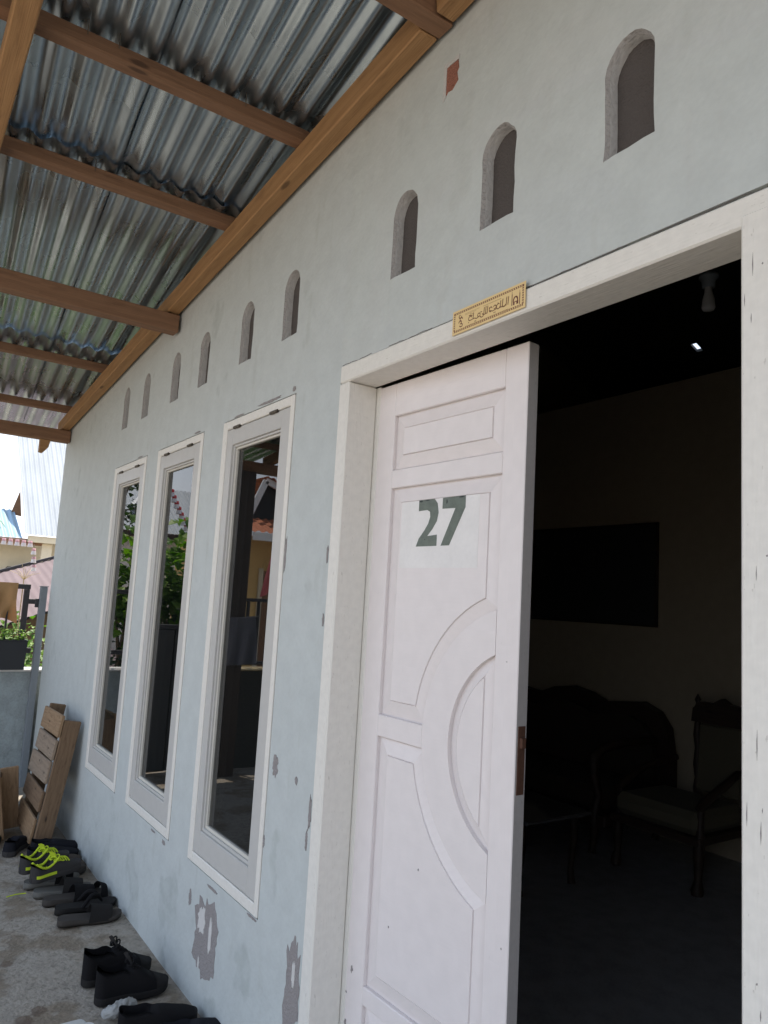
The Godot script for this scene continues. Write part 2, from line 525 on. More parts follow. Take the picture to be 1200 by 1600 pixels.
func sticker_texture() -> ImageTexture:
	# gold greeting sticker: brown key border, calligraphy in the middle, minarets at one end, ornament at the other
	var w := 512
	var h := 128
	var im := Image.create_empty(w, h, false, Image.FORMAT_RGB8)
	var gold := Color(0.88, 0.77, 0.55)
	var brown := Color(0.36, 0.13, 0.07)
	im.fill(gold)
	for k in range(13, w - 18, 14):
		for yy in [12, h - 22]:
			im.fill_rect(Rect2i(k, yy, 11, 3), brown)
			im.fill_rect(Rect2i(k, yy + 7, 11, 3), brown)
			im.fill_rect(Rect2i(k + 4, yy, 4, 10), brown)
	for k in range(13, h - 20, 12):
		for xx in [10, w - 20]:
			im.fill_rect(Rect2i(xx, k, 3, 9), brown)
			im.fill_rect(Rect2i(xx + 7, k, 3, 9), brown)
			im.fill_rect(Rect2i(xx, k + 3, 10, 3), brown)
	var line := func(P: Array, r: float, c: Color) -> void:
		for i in P.size() - 1:
			var p: Vector2 = P[i]
			var q: Vector2 = P[i + 1]
			var steps := int(p.distance_to(q)) + 1
			for s in steps + 1:
				var o := p.lerp(q, float(s) / steps)
				im.fill_rect(Rect2i(int(o.x - r), int(o.y - r), maxi(1, int(2 * r)), maxi(1, int(2 * r))), c)
	var arc := func(c: Vector2, rx: float, ry: float, a0: float, a1: float) -> Array:
		var P := []
		for k in 13:
			var t := deg_to_rad(lerpf(a0, a1, k / 12.0))
			P.append(c + Vector2(cos(t) * rx, sin(t) * ry))
		return P
	var ink := Color(0.40, 0.24, 0.10)
	# the greeting, read from the right: tall strokes joined by a base line, bowls and dots
	for s in [[404, 44], [392, 42], [366, 44], [352, 48], [262, 46], [250, 44], [238, 46], [160, 50]]:
		line.call([Vector2(s[0], s[1]), Vector2(s[0] - 3, 80)], 2.6, ink)
	line.call([Vector2(389, 80), Vector2(366, 82), Vector2(349, 78)], 2.4, ink)
	line.call(arc.call(Vector2(374, 76), 10, 8, 0, 180), 2.2, ink)
	line.call(arc.call(Vector2(336, 70), 12, 13, 20, 300), 2.4, ink)
	line.call(arc.call(Vector2(312, 66), 9, 9, 200, 480), 2.2, ink)
	line.call([Vector2(322, 79), Vector2(296, 82), Vector2(280, 76)], 2.4, ink)
	line.call(arc.call(Vector2(284, 70), 10, 12, 90, 330), 2.4, ink)
	line.call([Vector2(259, 80), Vector2(236, 82), Vector2(224, 74)], 2.4, ink)
	line.call(arc.call(Vector2(222, 80), 12, 10, 10, 170), 2.2, ink)
	line.call(arc.call(Vector2(200, 72), 9, 9, 120, 420), 2.2, ink)
	line.call([Vector2(206, 80), Vector2(184, 86), Vector2(168, 80), Vector2(140, 82)], 2.4, ink)
	line.call(arc.call(Vector2(136, 72), 12, 11, 60, 330), 2.4, ink)
	line.call([Vector2(150, 60), Vector2(128, 54)], 2.2, ink)
	for d in [[330, 50], [312, 90], [304, 90], [270, 56], [216, 58], [210, 58], [176, 94], [169, 94], [146, 48], [136, 46], [122, 88]]:
		im.fill_rect(Rect2i(d[0], d[1], 5, 5), ink)
	# small print
	for row in [[96, 34, 200], [96, 40, 176], [230, 34, 350], [100, 102, 400]]:
		var x: int = row[0]
		while x < row[2]:
			var l := 3 + (x * 7) % 6
			im.fill_rect(Rect2i(x, row[1], l, 3), ink.lerp(gold, 0.35))
			x += l + 3
	# minarets and dome at the right end
	for t in [[424, 40, 5], [474, 46, 5]]:
		im.fill_rect(Rect2i(t[0], t[1], t[2], 56), brown)
		line.call([Vector2(t[0] + 2.5, t[1] - 12), Vector2(t[0] + 2.5, t[1])], 1.2, brown)
	line.call(arc.call(Vector2(450, 78), 14, 20, 180, 360), 3.0, brown)
	im.fill_rect(Rect2i(434, 80, 34, 16), brown)
	im.fill_rect(Rect2i(444, 84, 12, 12), gold)
	# ornament at the left end
	for k in 4:
		line.call(arc.call(Vector2(60 + (k % 2) * 8, 40 + k * 16), 10, 8, 90 * k, 90 * k + 260), 2.2, brown)
	return ImageTexture.create_from_image(im)


# ---------------------------------------------------------------- camera, sky, sun
func _ready() -> void:
	rng.seed = 7
	var cam := Camera3D.new()
	cam.name = "camera"
	var yaw := 0.97076
	var pitch := 0.12099
	var roll := 0.05753
	var fwd := Vector3(-sin(yaw) * cos(pitch), sin(pitch), -cos(yaw) * cos(pitch))
	var right0 := fwd.cross(Vector3.UP).normalized()
	var up0 := right0.cross(fwd)
	var up := up0 * cos(roll) - right0 * sin(roll)
	var right := right0 * cos(roll) + up0 * sin(roll)
	cam.transform = Transform3D(Basis(right, up, -fwd), Vector3(0, 1.483, 1.15))
	cam.fov = rad_to_deg(2.0 * atan(800.0 / 1164.458))
	cam.near = 0.02
	cam.far = 600.0
	add_child(cam)
	cam.current = true

	var sky_mat := ProceduralSkyMaterial.new()
	sky_mat.sky_top_color = Color(0.66, 0.74, 0.86)
	sky_mat.sky_horizon_color = Color(0.93, 0.935, 0.93)
	sky_mat.sky_curve = 0.18
	sky_mat.ground_bottom_color = Color(0.40, 0.36, 0.32)
	sky_mat.ground_horizon_color = Color(0.80, 0.82, 0.84)
	sky_mat.sun_angle_max = 20.0
	var sky := Sky.new()
	sky.sky_material = sky_mat
	var env := Environment.new()
	env.background_mode = Environment.BG_SKY
	env.sky = sky
	env.background_energy_multiplier = 1.15
	env.tonemap_mode = Environment.TONE_MAPPER_LINEAR
	env.tonemap_exposure = 1.98
	env.sdfgi_enabled = true
	env.ssao_enabled = true
	env.ssil_enabled = true
	var we := WorldEnvironment.new()
	we.name = "world"
	we.environment = env
	add_child(we)

	var sun := DirectionalLight3D.new()
	sun.name = "sun"
	sun.light_energy = 1.3
	sun.light_color = Color(1.0, 0.96, 0.90)
	sun.light_angular_distance = 0.5
	sun.shadow_enabled = true
	add_child(sun)
	sun.look_at_from_position(Vector3.ZERO, -Vector3(-0.28, 0.95, -0.10), Vector3.RIGHT)

	make_materials()
	build_ground()
	build_house()
	build_porch_roof()
	build_yard_edge()
	build_neighbours()
	build_flag()
	build_plants()
	build_interior()
	build_pallet_seat()
	build_shoes()
	build_small()


# ---------------------------------------------------------------- ground
func build_ground() -> void:
	var g := Geo.new()
	g.quad(Vector3(-150, -0.16, 150), Vector3(150, -0.16, 150), Vector3(150, -0.16, -150), Vector3(-150, -0.16, -150))
	structure("ground", g, M.yard)
	g = Geo.new()
	# porch slab, its top cut fine enough to be a little uneven
	var rows := []
	var f := noise(1.1, 77, 3)
	for i in 25:
		var row := PackedVector3Array()
		for j in 95:
			var x := -6.24 + j * 0.08
			var z := -0.01 + i * 0.08
			row.append(Vector3(x, 0.006 * f.get_noise_2d(x, z) - 0.002, z))
		rows.append(row)
	g.grid(rows, false, true)
	g.quad(Vector3(-6.24, -0.2, 1.91), Vector3(1.28, -0.2, 1.91), Vector3(1.28, -0.002, 1.91), Vector3(-6.24, -0.002, 1.91))
	g.quad(Vector3(-6.24, -0.2, -0.01), Vector3(-6.24, -0.2, 1.91), Vector3(-6.24, -0.002, 1.91), Vector3(-6.24, -0.002, -0.01))
	for p in g.v: g.uv2.append(Vector2((p.x + 6.1) / 4.0, p.z))
	structure("porch_floor", g, M.porch_concrete)


# ---------------------------------------------------------------- house
const WINDOWS := [[-2.885, -2.262], [-3.730, -3.115], [-4.530, -3.925]]
const WIN_Y := [0.462, 2.182]
const VENTS := [-0.894, -1.274, -1.658, -2.350, -2.733, -3.196, -3.579, -4.053, -4.436]


func arch_outline(cx: float, w: float, y0: float, y1: float, jig: float, seed_: int) -> PackedVector2Array:
	# counter-clockwise, starts at the bottom middle, passes the top middle half way round
	var f := noise(14.0, seed_, 2)
	var P := PackedVector2Array([Vector2(cx, y0), Vector2(cx + w * 0.3, y0), Vector2(cx + w / 2, y0)])
	var sp := y1 - w * 0.55
	for k in 5: P.append(Vector2(cx + w / 2, lerpf(y0, sp, (k + 1) / 5.0)))
	for k in range(1, 12):
		var t := PI * k / 12.0
		P.append(Vector2(cx + cos(t) * w / 2, sp + sin(t) * (y1 - sp)))
	for k in 5: P.append(Vector2(cx - w / 2, lerpf(sp, y0, k / 5.0)))
	P.append(Vector2(cx - w / 2, y0))
	P.append(Vector2(cx - w * 0.3, y0))
	for i in P.size():
		if i != 0 and i != 13:
			P[i] += Vector2(f.get_noise_2d(P[i].x, P[i].y), f.get_noise_2d(P[i].y + 9.0, P[i].x)) * jig
	P[13] = Vector2(cx, P[13].y)
	return P


func build_house() -> void:
	var house := thing("house", "pale blue grey plastered house with white double door and three tall windows", "house", Vector3(-2.2, 0, -3.5))
	# holes of the lower band: x0, x1, y0, y1
	var holes := []
	for w in WINDOWS: holes.append([w[0] - 0.004, w[1] + 0.004, WIN_Y[0] - 0.004, WIN_Y[1] + 0.004])
	holes.append([-1.961, -0.598, -0.2, 2.208])
	holes.sort_custom(func(p, q): return p[0] < q[0])
	var X0 := -6.05
	var X1 := 1.7
	var SPLIT := 2.3
	var TOP := 3.7
	var D := -0.13
	var cells := []   # polygons in x, y
	var x := X0
	for h in holes:
		cells.append(PackedVector2Array([Vector2(x, -0.2), Vector2(h[0], -0.2), Vector2(h[0], SPLIT), Vector2(x, SPLIT)]))
		if h[2] > -0.2: cells.append(PackedVector2Array([Vector2(h[0], -0.2), Vector2(h[1], -0.2), Vector2(h[1], h[2]), Vector2(h[0], h[2])]))
		cells.append(PackedVector2Array([Vector2(h[0], h[3]), Vector2(h[1], h[3]), Vector2(h[1], SPLIT), Vector2(h[0], SPLIT)]))
		x = h[1]
	cells.append(PackedVector2Array([Vector2(x, -0.2), Vector2(X1, -0.2), Vector2(X1, SPLIT), Vector2(x, SPLIT)]))
	var outlines := []
	var vs := VENTS.duplicate()
	vs.sort()
	x = X0
	var k := 0
	for cx in vs:
		k += 1
		var jig := 0.004 if cx < -1.0 else 0.007
		var o := arch_outline(cx, 0.118, 2.412, 2.662, jig, 100 + k)
		outlines.append(o)
		var l: float = cx - 0.1
		var r: float = cx + 0.1
		cells.append(PackedVector2Array([Vector2(x, SPLIT), Vector2(l, SPLIT), Vector2(l, TOP), Vector2(x, TOP)]))
		var right := PackedVector2Array([Vector2(cx, SPLIT), Vector2(r, SPLIT), Vector2(r, TOP), Vector2(cx, TOP)])
		for i in range(13, -1, -1): right.append(o[i])
		cells.append(right)
		var left := PackedVector2Array([Vector2(l, TOP), Vector2(l, SPLIT), Vector2(cx, SPLIT), o[0]])
		for i in range(o.size() - 1, 12, -1): left.append(o[i])
		left.append(Vector2(cx, TOP))
		cells.append(left)
		x = r
	cells.append(PackedVector2Array([Vector2(x, SPLIT), Vector2(X1, SPLIT), Vector2(X1, TOP), Vector2(x, TOP)]))
	var g := Geo.new()
	for c in cells:
		g.flat_poly(c, 0.0)
		g.flat_poly(c, D, true)
	for h in holes:
		var a := Vector3(h[0], h[2], 0)
		var b := Vector3(h[1], h[3], 0)
		var z := Vector3(0, 0, D)
		g.quad(a, a + z, Vector3(a.x, b.y, D), Vector3(a.x, b.y, 0))
		g.quad(Vector3(b.x, a.y, 0), Vector3(b.x, b.y, 0), b + z, Vector3(b.x, a.y, D))
		g.quad(Vector3(a.x, b.y, 0), Vector3(a.x, b.y, D), b + z, b)
		g.quad(a, Vector3(b.x, a.y, 0), Vector3(b.x, a.y, D), a + z)
	g.quad(Vector3(X0, -0.2, D), Vector3(X0, -0.2, 0), Vector3(X0, TOP, 0), Vector3(X0, TOP, D))
	g.quad(Vector3(X0, TOP, 0), Vector3(X1, TOP, 0), Vector3(X1, TOP, D), Vector3(X0, TOP, D))
	for p in g.v: g.uv2.append(Vector2((p.x + 6.2) / 8.0, (4.0 - p.y) / 4.0))
	part(house, "front_wall", g, M.wall_paint, true)
	# the other walls, the loft and the roof
	g = Geo.new()
	span(g, -6.05, -5.93, -0.2, 3.7, -7.1, -0.131, 0)
	part(house, "end_wall", g, M.inner_wall, true)
	g = Geo.new()
	span(g, 1.58, 1.7, -0.2, 3.7, -7.1, -0.131, 0)
	part(house, "end_wall", g, M.inner_wall, true)
	g = Geo.new()
	span(g, -5.93, 1.58, -0.2, 3.7, -7.1, -6.98, 0)
	part(house, "rear_wall", g, M.inner_wall, true)
	g = Geo.new()
	span(g, -5.93, 1.58, 0.015, 3.19, -3.62, -3.5, 0)
	part(house, "partition_wall", g, M.inner_wall, true)
	g = Geo.new()
	span(g, -5.93, 1.58, -0.15, 0.015, -6.98, -0.131, 0)
	part(house, "inner_floor", g, M.inner_floor, true)
	for e in [-6.05, 1.58]:
		g = Geo.new()
		g.prism(PackedVector2Array([Vector2(0.0, 3.7), Vector2(7.1, 3.7), Vector2(3.55, 5.12)]), Transform3D(Basis(Vector3(0, 0, -1), Vector3.UP, Vector3(1, 0, 0)), Vector3(e, 0, 0)), 0.0, 0.12)
		part(house, "gable", g, M.inner_wall, true)
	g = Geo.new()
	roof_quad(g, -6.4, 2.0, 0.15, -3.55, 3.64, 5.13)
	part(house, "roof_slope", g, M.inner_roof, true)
	# rear slope with a small gap where a sheet is broken: daylight shows through
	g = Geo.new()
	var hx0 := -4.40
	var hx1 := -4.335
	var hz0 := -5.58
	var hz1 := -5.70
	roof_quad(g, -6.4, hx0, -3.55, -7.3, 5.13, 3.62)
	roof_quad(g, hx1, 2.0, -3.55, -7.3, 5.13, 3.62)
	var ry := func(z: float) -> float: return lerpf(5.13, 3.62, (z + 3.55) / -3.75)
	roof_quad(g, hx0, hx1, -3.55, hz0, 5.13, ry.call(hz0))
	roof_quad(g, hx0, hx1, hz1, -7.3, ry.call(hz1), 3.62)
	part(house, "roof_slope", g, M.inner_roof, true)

	# vents: arched recesses closed with a brownish board
	for i in vs.size():
		var node := group_part(house, "vent")
		node.transform = house.transform.affine_inverse()
		var o: PackedVector2Array = outlines[i]
		var mid := Vector2(vs[i], 2.53)
		var in_ := PackedVector2Array()
		for p in o: in_.append(mid + (p - mid) * Vector2(0.90, 0.965))
		g = Geo.new()
		var rim := Geo.new()
		for j in o.size():
			var q := (j + 1) % o.size()
			rim.quad(Geo.v3(o[j], 0.0), Geo.v3(in_[j], -0.010), Geo.v3(in_[q], -0.010), Geo.v3(o[q], 0.0))
			g.quad(Geo.v3(in_[j], -0.010), Geo.v3(in_[j], -0.034), Geo.v3(in_[q], -0.034), Geo.v3(in_[q], -0.010))
		part(node, "reveal", g, M.pale_plaster)
		part(node, "rim", rim, M.raw_rim)
		g = Geo.new()
		g.flat_poly(in_, -0.033)
		part(node, "board", g, M.board)
	# a chip in the plaster that bares a brick
	chip(house, "bare_brick", PackedVector2Array([Vector2(-1.499, 2.858), Vector2(-1.488, 2.872), Vector2(-1.470, 2.868), Vector2(-1.446, 2.885), Vector2(-1.452, 2.91), Vector2(-1.445, 2.92), Vector2(-1.449, 2.948), Vector2(-1.468, 2.944), Vector2(-1.499, 2.952), Vector2(-1.496, 2.91)]), 0.0025, M.brick_red)
	chip(house, "brick_edge", PackedVector2Array([Vector2(-1.506, 2.850), Vector2(-1.494, 2.86), Vector2(-1.494, 2.945), Vector2(-1.445, 2.944), Vector2(-1.442, 2.958), Vector2(-1.475, 2.955), Vector2(-1.506, 2.962)]), 0.004, M.pale_plaster)

	# peeled paint: bare plaster showing, with ragged outlines
	peel(house, "bare_patch", Vector2(-2.655, 0.255), Vector2(0.125, 0.155), 210, M.bare_plaster, 0.0015)
	peel(house, "paint_flake", Vector2(-2.700, 0.30), Vector2(0.034, 0.05), 211, M.filler, 0.0030)
	peel(house, "paint_flake", Vector2(-2.615, 0.275), Vector2(0.014, 0.065), 212, M.filler, 0.0030)
	peel(house, "paint_flake", Vector2(-2.700, 0.155), Vector2(0.008, 0.02), 213, M.filler, 0.0030)
	peel(house, "bare_patch", Vector2(-2.83, 0.335), Vector2(0.014, 0.03), 214, M.bare_plaster, 0.0015)
	peel(house, "bare_patch", Vector2(-2.014, 0.36), Vector2(0.05, 0.155), 215, M.bare_plaster, 0.0015, -1.9640)
	peel(house, "bare_patch", Vector2(-1.995, 0.16), Vector2(0.035, 0.10), 216, M.bare_plaster, 0.0015, -1.9640)
	peel(house, "paint_flake", Vector2(-2.006, 0.40), Vector2(0.010, 0.04), 217, M.filler, 0.0030)
	peel(house, "bare_patch", Vector2(-2.215, 0.945), Vector2(0.020, 0.036), 218, M.bare_plaster, 0.0015)
	peel(house, "bare_patch", Vector2(-3.17, 0.437), Vector2(0.020, 0.010), 219, M.bare_plaster, 0.0015)
	for c in [[-1.975, 0.86, 0.008, 0.05], [-1.985, 0.78, 0.006, 0.03], [-1.972, 1.62, 0.006, 0.03], [-1.972, 1.42, 0.006, 0.02], [-2.252, 1.62, 0.006, 0.06], [-2.256, 0.70, 0.006, 0.02], [-2.07, 0.93, 0.008, 0.012], [-2.63, 0.43, 0.05, 0.006], [-2.30, 0.452, 0.04, 0.005], [-3.31, 0.445, 0.03, 0.005], [-2.47, 2.196, 0.10, 0.006], [-2.275, 2.203, 0.012, 0.010], [-3.20, 2.194, 0.04, 0.005], [-4.05, 2.192, 0.05, 0.004], [-2.74, 2.190, 0.05, 0.004]]:
		peel(house, "plaster_chip", Vector2(c[0], c[1]), Vector2(c[2], c[3]), int(c[1] * 1000.0 - c[0] * 100.0), M.bare_plaster, 0.0015)
	# crack lines along the door head
	var cr := Geo.new()
	var pts := []
	for seg in [[0, 5], [7, 13], [22, 30], [31, 37]]:
		pts = []
		for i in range(seg[0] * 2, seg[1] * 2):
			pts.append(Vector3(-1.955 + i * 0.018, 2.2105 - i * 0.00009 + 0.0012 * sin(i * 0.9) + 0.0010 * sin(i * 2.3), 0.0))
		cr = Geo.new()
		cr.tube(pts, 0.0011, 5)
		part(house, "crack", cr, M.crack, true)

	build_door(house)
	for w in WINDOWS: build_window(house, w[0], w[1])


func roof_quad(g: Geo, x0: float, x1: float, z0: float, z1: float, y0: float, y1: float) -> void:
	# a roof slope 3 cm thick between z0 (height y0) and z1 (height y1)
	var P := PackedVector2Array([Vector2(-z0, y0), Vector2(-z1, y1), Vector2(-z1, y1 + 0.03), Vector2(-z0, y0 + 0.03)])
	g.prism(P, Transform3D(Basis(Vector3(0, 0, -1), Vector3.UP, Vector3(1, 0, 0)), Vector3.ZERO), x0, x1)


func chip(house: Node3D, called: String, P: PackedVector2Array, high: float, m: Material) -> void:
	var g := Geo.new()
	g.prism(P, Transform3D(), -0.002, high)
	part(house, called, g, m, true)


func peel(house: Node3D, called: String, c: Vector2, r: Vector2, seed_: int, m: Material, high: float, x_most := 99.0) -> void:
	var f := noise(1.0, seed_, 4)
	var P := PackedVector2Array()
	for k in 44:
		var t := TAU * k / 44.0
		var d := Vector2(cos(t), sin(t))
		# squarish lump with a ragged edge
		var q: float = 1.0 / pow(pow(absf(d.x), 3.0) + pow(absf(d.y), 3.0), 1.0 / 3.0)
		q *= 0.84 + 0.36 * f.get_noise_2d(d.x * 1.4, d.y * 1.4) + (0.30 if r.y < 0.06 else 0.13) * f.get_noise_2d(d.x * 5.0 + 5.0, d.y * 5.0)
		var p := c + d * r * q
		p.x = minf(p.x, x_most)
		P.append(p)
	chip(house, called, P, high, m)


func build_door(house: Node3D) -> void:
	var frame := group_part(house, "door_frame")
	frame.transform = house.transform.affine_inverse()
	var g := Geo.new()
	g.off = Vector2(0.2, 0.1)
	span(g, -1.957, -1.902, 0.0, 2.150, -0.100, 0.006, 0.004)
	span(g, -1.957, -1.885, 0.0, 2.150, -0.130, -0.1005, 0.002)
	part(frame, "jamb", g, M.frame_paint)
	g = Geo.new()
	g.off = Vector2(0.9, 0.5)
	span(g, -0.656, -0.602, 0.0, 2.166, -0.125, 0.008, 0.004)
	part(frame, "jamb", g, M.frame_paint)
	g = Geo.new()
	g.off = Vector2(1.7, 0.9)
	g.box(Transform3D(Basis(Vector3(0, 0, 1), -0.006), Vector3(-1.2795, 2.1755, -0.047)), Vector3(1.353, 0.056, 0.106), 0.004)
	part(frame, "lintel", g, M.frame_paint)

	var jr := RandomNumberGenerator.new()
	jr.seed = 41
	for k in 15:
		g = Geo.new()
		var cx := jr.randf_range(-0.650, -0.608)
		var cy: float = [2.08, 2.02, 1.6, 1.25, 1.17, 1.10, 1.0, 0.95, 1.32, 0.9][k % 10] + jr.randf_range(-0.05, 0.05)
		var len := jr.randf_range(0.008, 0.05) if k % 3 else 0.004
		var wid := jr.randf_range(0.0006, 0.0012) if k % 3 else 0.0016
		var P := PackedVector2Array([Vector2(cx - wid, cy), Vector2(cx, cy - len * 0.5), Vector2(cx + wid, cy - len * 0.1), Vector2(cx + wid * 0.5, cy + len * 0.5)])
		g.prism(P, Transform3D(), 0.0075, 0.0084)
		part(frame, "paint_crack", g, M.bare_plaster)
	var door := group_part(house, "door")
	door.transform = house.transform.affine_inverse() * Transform3D(Basis(Vector3.UP, deg_to_rad(2.6)), Vector3(-1.899, 0, -0.1025))
	door.set_meta("label", "white panelled door leaf painted with the number 27")
	var W := 0.622
	var TOP := 2.146
	var b := 0.0022
	g = Geo.new()
	span(g, 0.003, W - 0.003, 0.025, TOP - 0.003, -0.034, -0.0135, 0.001)
	part(door, "core", g, M.door_paint)
	var piece := func(called: String, x0: float, x1: float, y0: float, y1: float) -> void:
		var q := Geo.new()
		q.off = Vector2(rng.randf(), rng.randf())
		span(q, x0, x1, y0, y1, -0.0140, 0.0, b)
		part(door, called, q, M.door_paint)
	g = Geo.new()
	span(g, 0.0, 0.092, 0.02, TOP, -0.0355, 0.0, b)
	part(door, "stile", g, M.door_paint)
	g = Geo.new()
	g.off = Vector2(0.4, 0.7)
	span(g, 0.5452, W, 0.02, TOP, -0.0355, 0.0005, b)
	part(door, "stile", g, M.door_paint)
	piece.call("rail", 0.0925, 0.5448, 2.044, TOP)
	piece.call("rail", 0.0925, 0.5448, 1.822, 1.877)
	piece.call("rail", 0.0925, 0.5448, 0.382, 0.430)
	piece.call("rail", 0.0925, 0.5448, 0.02, 0.11)
	var C := Vector2(0.642, 1.14)
	var edge := 0.545
	# arched rail: a ring cut off by the stile
	var RO := 0.355
	var RI := 0.252
	var ring := PackedVector2Array()
	var ao := acos((edge - 0.0004 - C.x) / RO)
	var ai := acos((edge - 0.0004 - C.x) / RI)
	for k in 33:
		var t := lerpf(ao, TAU - ao, k / 32.0)
		ring.append(C + Vector2(cos(t), sin(t)) * RO)
	for k in 33:
		var t := lerpf(TAU - ai, ai, k / 32.0)
		ring.append(C + Vector2(cos(t), sin(t)) * RI)
	g = Geo.new()
	g.prism(ring, Transform3D(), -0.0140, -0.0006)
	part(door, "arched_rail", g, M.door_paint)
	piece.call("rail", 0.0925, 0.2874, 1.104, 1.164)
	# fielded panels
	var rect := func(x0: float, x1: float, y0: float, y1: float) -> PackedVector2Array:
		return PackedVector2Array([Vector2(x0, y0), Vector2(x1, y0), Vector2(x1, y1), Vector2(x0, y1)])
	var panel := func(outer: PackedVector2Array, inner: PackedVector2Array, lip: PackedVector2Array) -> void:
		var q := Geo.new()
		q.off = Vector2(rng.randf(), rng.randf())
		# slope up to a narrow groove, then the field
		for i in outer.size():
			var j := (i + 1) % outer.size()
			var e0: Vector2 = inner[i].lerp(lip[i], 0.5)
			var e1: Vector2 = inner[j].lerp(lip[j], 0.5)
			q.quad(Geo.v3(outer[i], -0.0125), Geo.v3(outer[j], -0.0125), Geo.v3(inner[j], -0.0030), Geo.v3(inner[i], -0.0030))
			q.quad(Geo.v3(inner[i], -0.0030), Geo.v3(inner[j], -0.0030), Geo.v3(e1, -0.0062), Geo.v3(e0, -0.0062))
			q.quad(Geo.v3(e0, -0.0062), Geo.v3(e1, -0.0062), Geo.v3(lip[j], -0.0009), Geo.v3(lip[i], -0.0009))
		q.flat_poly(lip, -0.0009)
		part(door, "panel", q, M.door_paint)
	panel.call(rect.call(0.097, 0.540, 1.881, 2.040), rect.call(0.137, 0.507, 1.917, 2.002), rect.call(0.1402, 0.5038, 1.9202, 1.9988))
	panel.call(rect.call(0.097, 0.540, 0.114, 0.378), rect.call(0.137, 0.507, 0.154, 0.338), rect.call(0.1402, 0.5038, 0.1572, 0.3348))
	var side := func(x0: float, x1: float, y_flat: float, y_end: float, r: float, above: bool) -> PackedVector2Array:
		# a panel that runs from the arched rail's short rail to y_end, hollowed by the arc of radius r
		var P := PackedVector2Array()
		var sg := 1.0 if above else -1.0
		var a0 := PI - asin(absf(y_flat - C.y) / r)
		var a1 := acos((x1 - C.x) / r)
		P.append(Vector2(x0, y_flat))
		for k in 17:
			var t := lerpf(a0, a1, k / 16.0)
			P.append(C + Vector2(cos(t), sg * sin(t)) * r)
		P.append(Vector2(x1, y_end))
		P.append(Vector2(x0, y_end))
		if not above: P.reverse()
		return P
	panel.call(side.call(0.097, 0.540, 1.168, 1.818, 0.359, true), side.call(0.141, 0.506, 1.208, 1.778, 0.392, true), side.call(0.1442, 0.5028, 1.2112, 1.7748, 0.3952, true))
	panel.call(side.call(0.097, 0.540, 1.100, 0.434, 0.359, false), side.call(0.141, 0.506, 1.060, 0.476, 0.392, false), side.call(0.1442, 0.5028, 1.0568, 0.4792, 0.3952, false))
	var moon := func(r: float, x1: float) -> PackedVector2Array:
		var P := PackedVector2Array()
		var a0 := acos((x1 - C.x) / r)
		for k in 25:
			var t := lerpf(a0, TAU - a0, k / 24.0)
			P.append(C + Vector2(cos(t), sin(t)) * r)
		return P
	panel.call(moon.call(0.248, 0.540), moon.call(0.222, 0.513), moon.call(0.2188, 0.5098))
	# the lock, rusted into the free edge
	g = Geo.new()
	span(g, W - 0.004, W + 0.0025, 1.06, 1.215, -0.030, -0.006, 0.001)
	part(door, "lock_plate", g, M.rust)
	g = Geo.new()
	span(g, W - 0.004, W + 0.010, 1.165, 1.19, -0.026, -0.010, 0.002)
	part(door, "lock_bolt", g, M.rust)
	g = Geo.new()
	span(g, W - 0.004, W + 0.0006, 0.022, 2.144, -0.0345, -0.0012, 0)
	part(door, "bare_edge", g, M.edge_wood)
	for q in [[0.036, 0.452, 0.006, 0.011], [0.004, 0.42, 0.004, 0.012], [0.012, 0.385, 0.010, 0.004], [0.60, 0.72, 0.002, 0.003], [0.585, 1.36, 0.0025, 0.0015], [0.30, 0.80, 0.0018, 0.003], [0.19, 0.62, 0.0018, 0.003], [0.615, 0.40, 0.004, 0.008], [0.02, 0.30, 0.006, 0.02]]:
		var fn := noise(1.0, int(q[1] * 700.0), 3)
		var PP := PackedVector2Array()
		for k in 16:
			var a := TAU * k / 16.0
			PP.append(Vector2(q[0], q[1]) + Vector2(cos(a) * q[2], sin(a) * q[3]) * (0.8 + 0.7 * fn.get_noise_2d(cos(a) * 2.0, sin(a) * 2.0)))
		g = Geo.new()
		g.prism(PP, Transform3D(), -0.0012, 0.0008)
		part(door, "paint_chip", g, M.bare_plaster)
	# number, a printed sheet stuck on the panel
	g = Geo.new()
	span(g, 0.150, 0.470, 1.585, 1.7755, -0.0012, -0.0004, 0)
	part(door, "number_sheet", g, M.number_paper)
	var two := PackedVector2Array()
	for q in [[0.0, 0.0], [0.93, 0.0], [0.93, 0.235], [0.50, 0.215], [0.72, 0.36], [0.90, 0.52], [0.96, 0.70], [0.90, 0.90], [0.76, 1.0], [0.06, 1.0], [0.06, 0.765], [0.45, 0.775], [0.58, 0.73], [0.60, 0.62], [0.52, 0.48], [0.36, 0.34], [0.12, 0.17]]:
		two.append(Vector2(0.222 + q[0] * 0.094, 1.645 + q[1] * 0.131))
	g = Geo.new()
	g.prism(two, Transform3D(), -0.0004, 0.0002)
	part(door, "numeral", g, M.number_green)
	var seven := PackedVector2Array()
	for q in [[0.05, 0.0], [0.40, 0.0], [1.0, 0.76], [1.0, 1.0], [0.06, 1.0], [0.06, 0.77], [0.60, 0.76]]:
		seven.append(Vector2(0.322 + q[0] * 0.096, 1.645 + q[1] * 0.131))
	g = Geo.new()
	g.prism(seven, Transform3D(), -0.0004, 0.0002)
	part(door, "numeral", g, M.number_green)
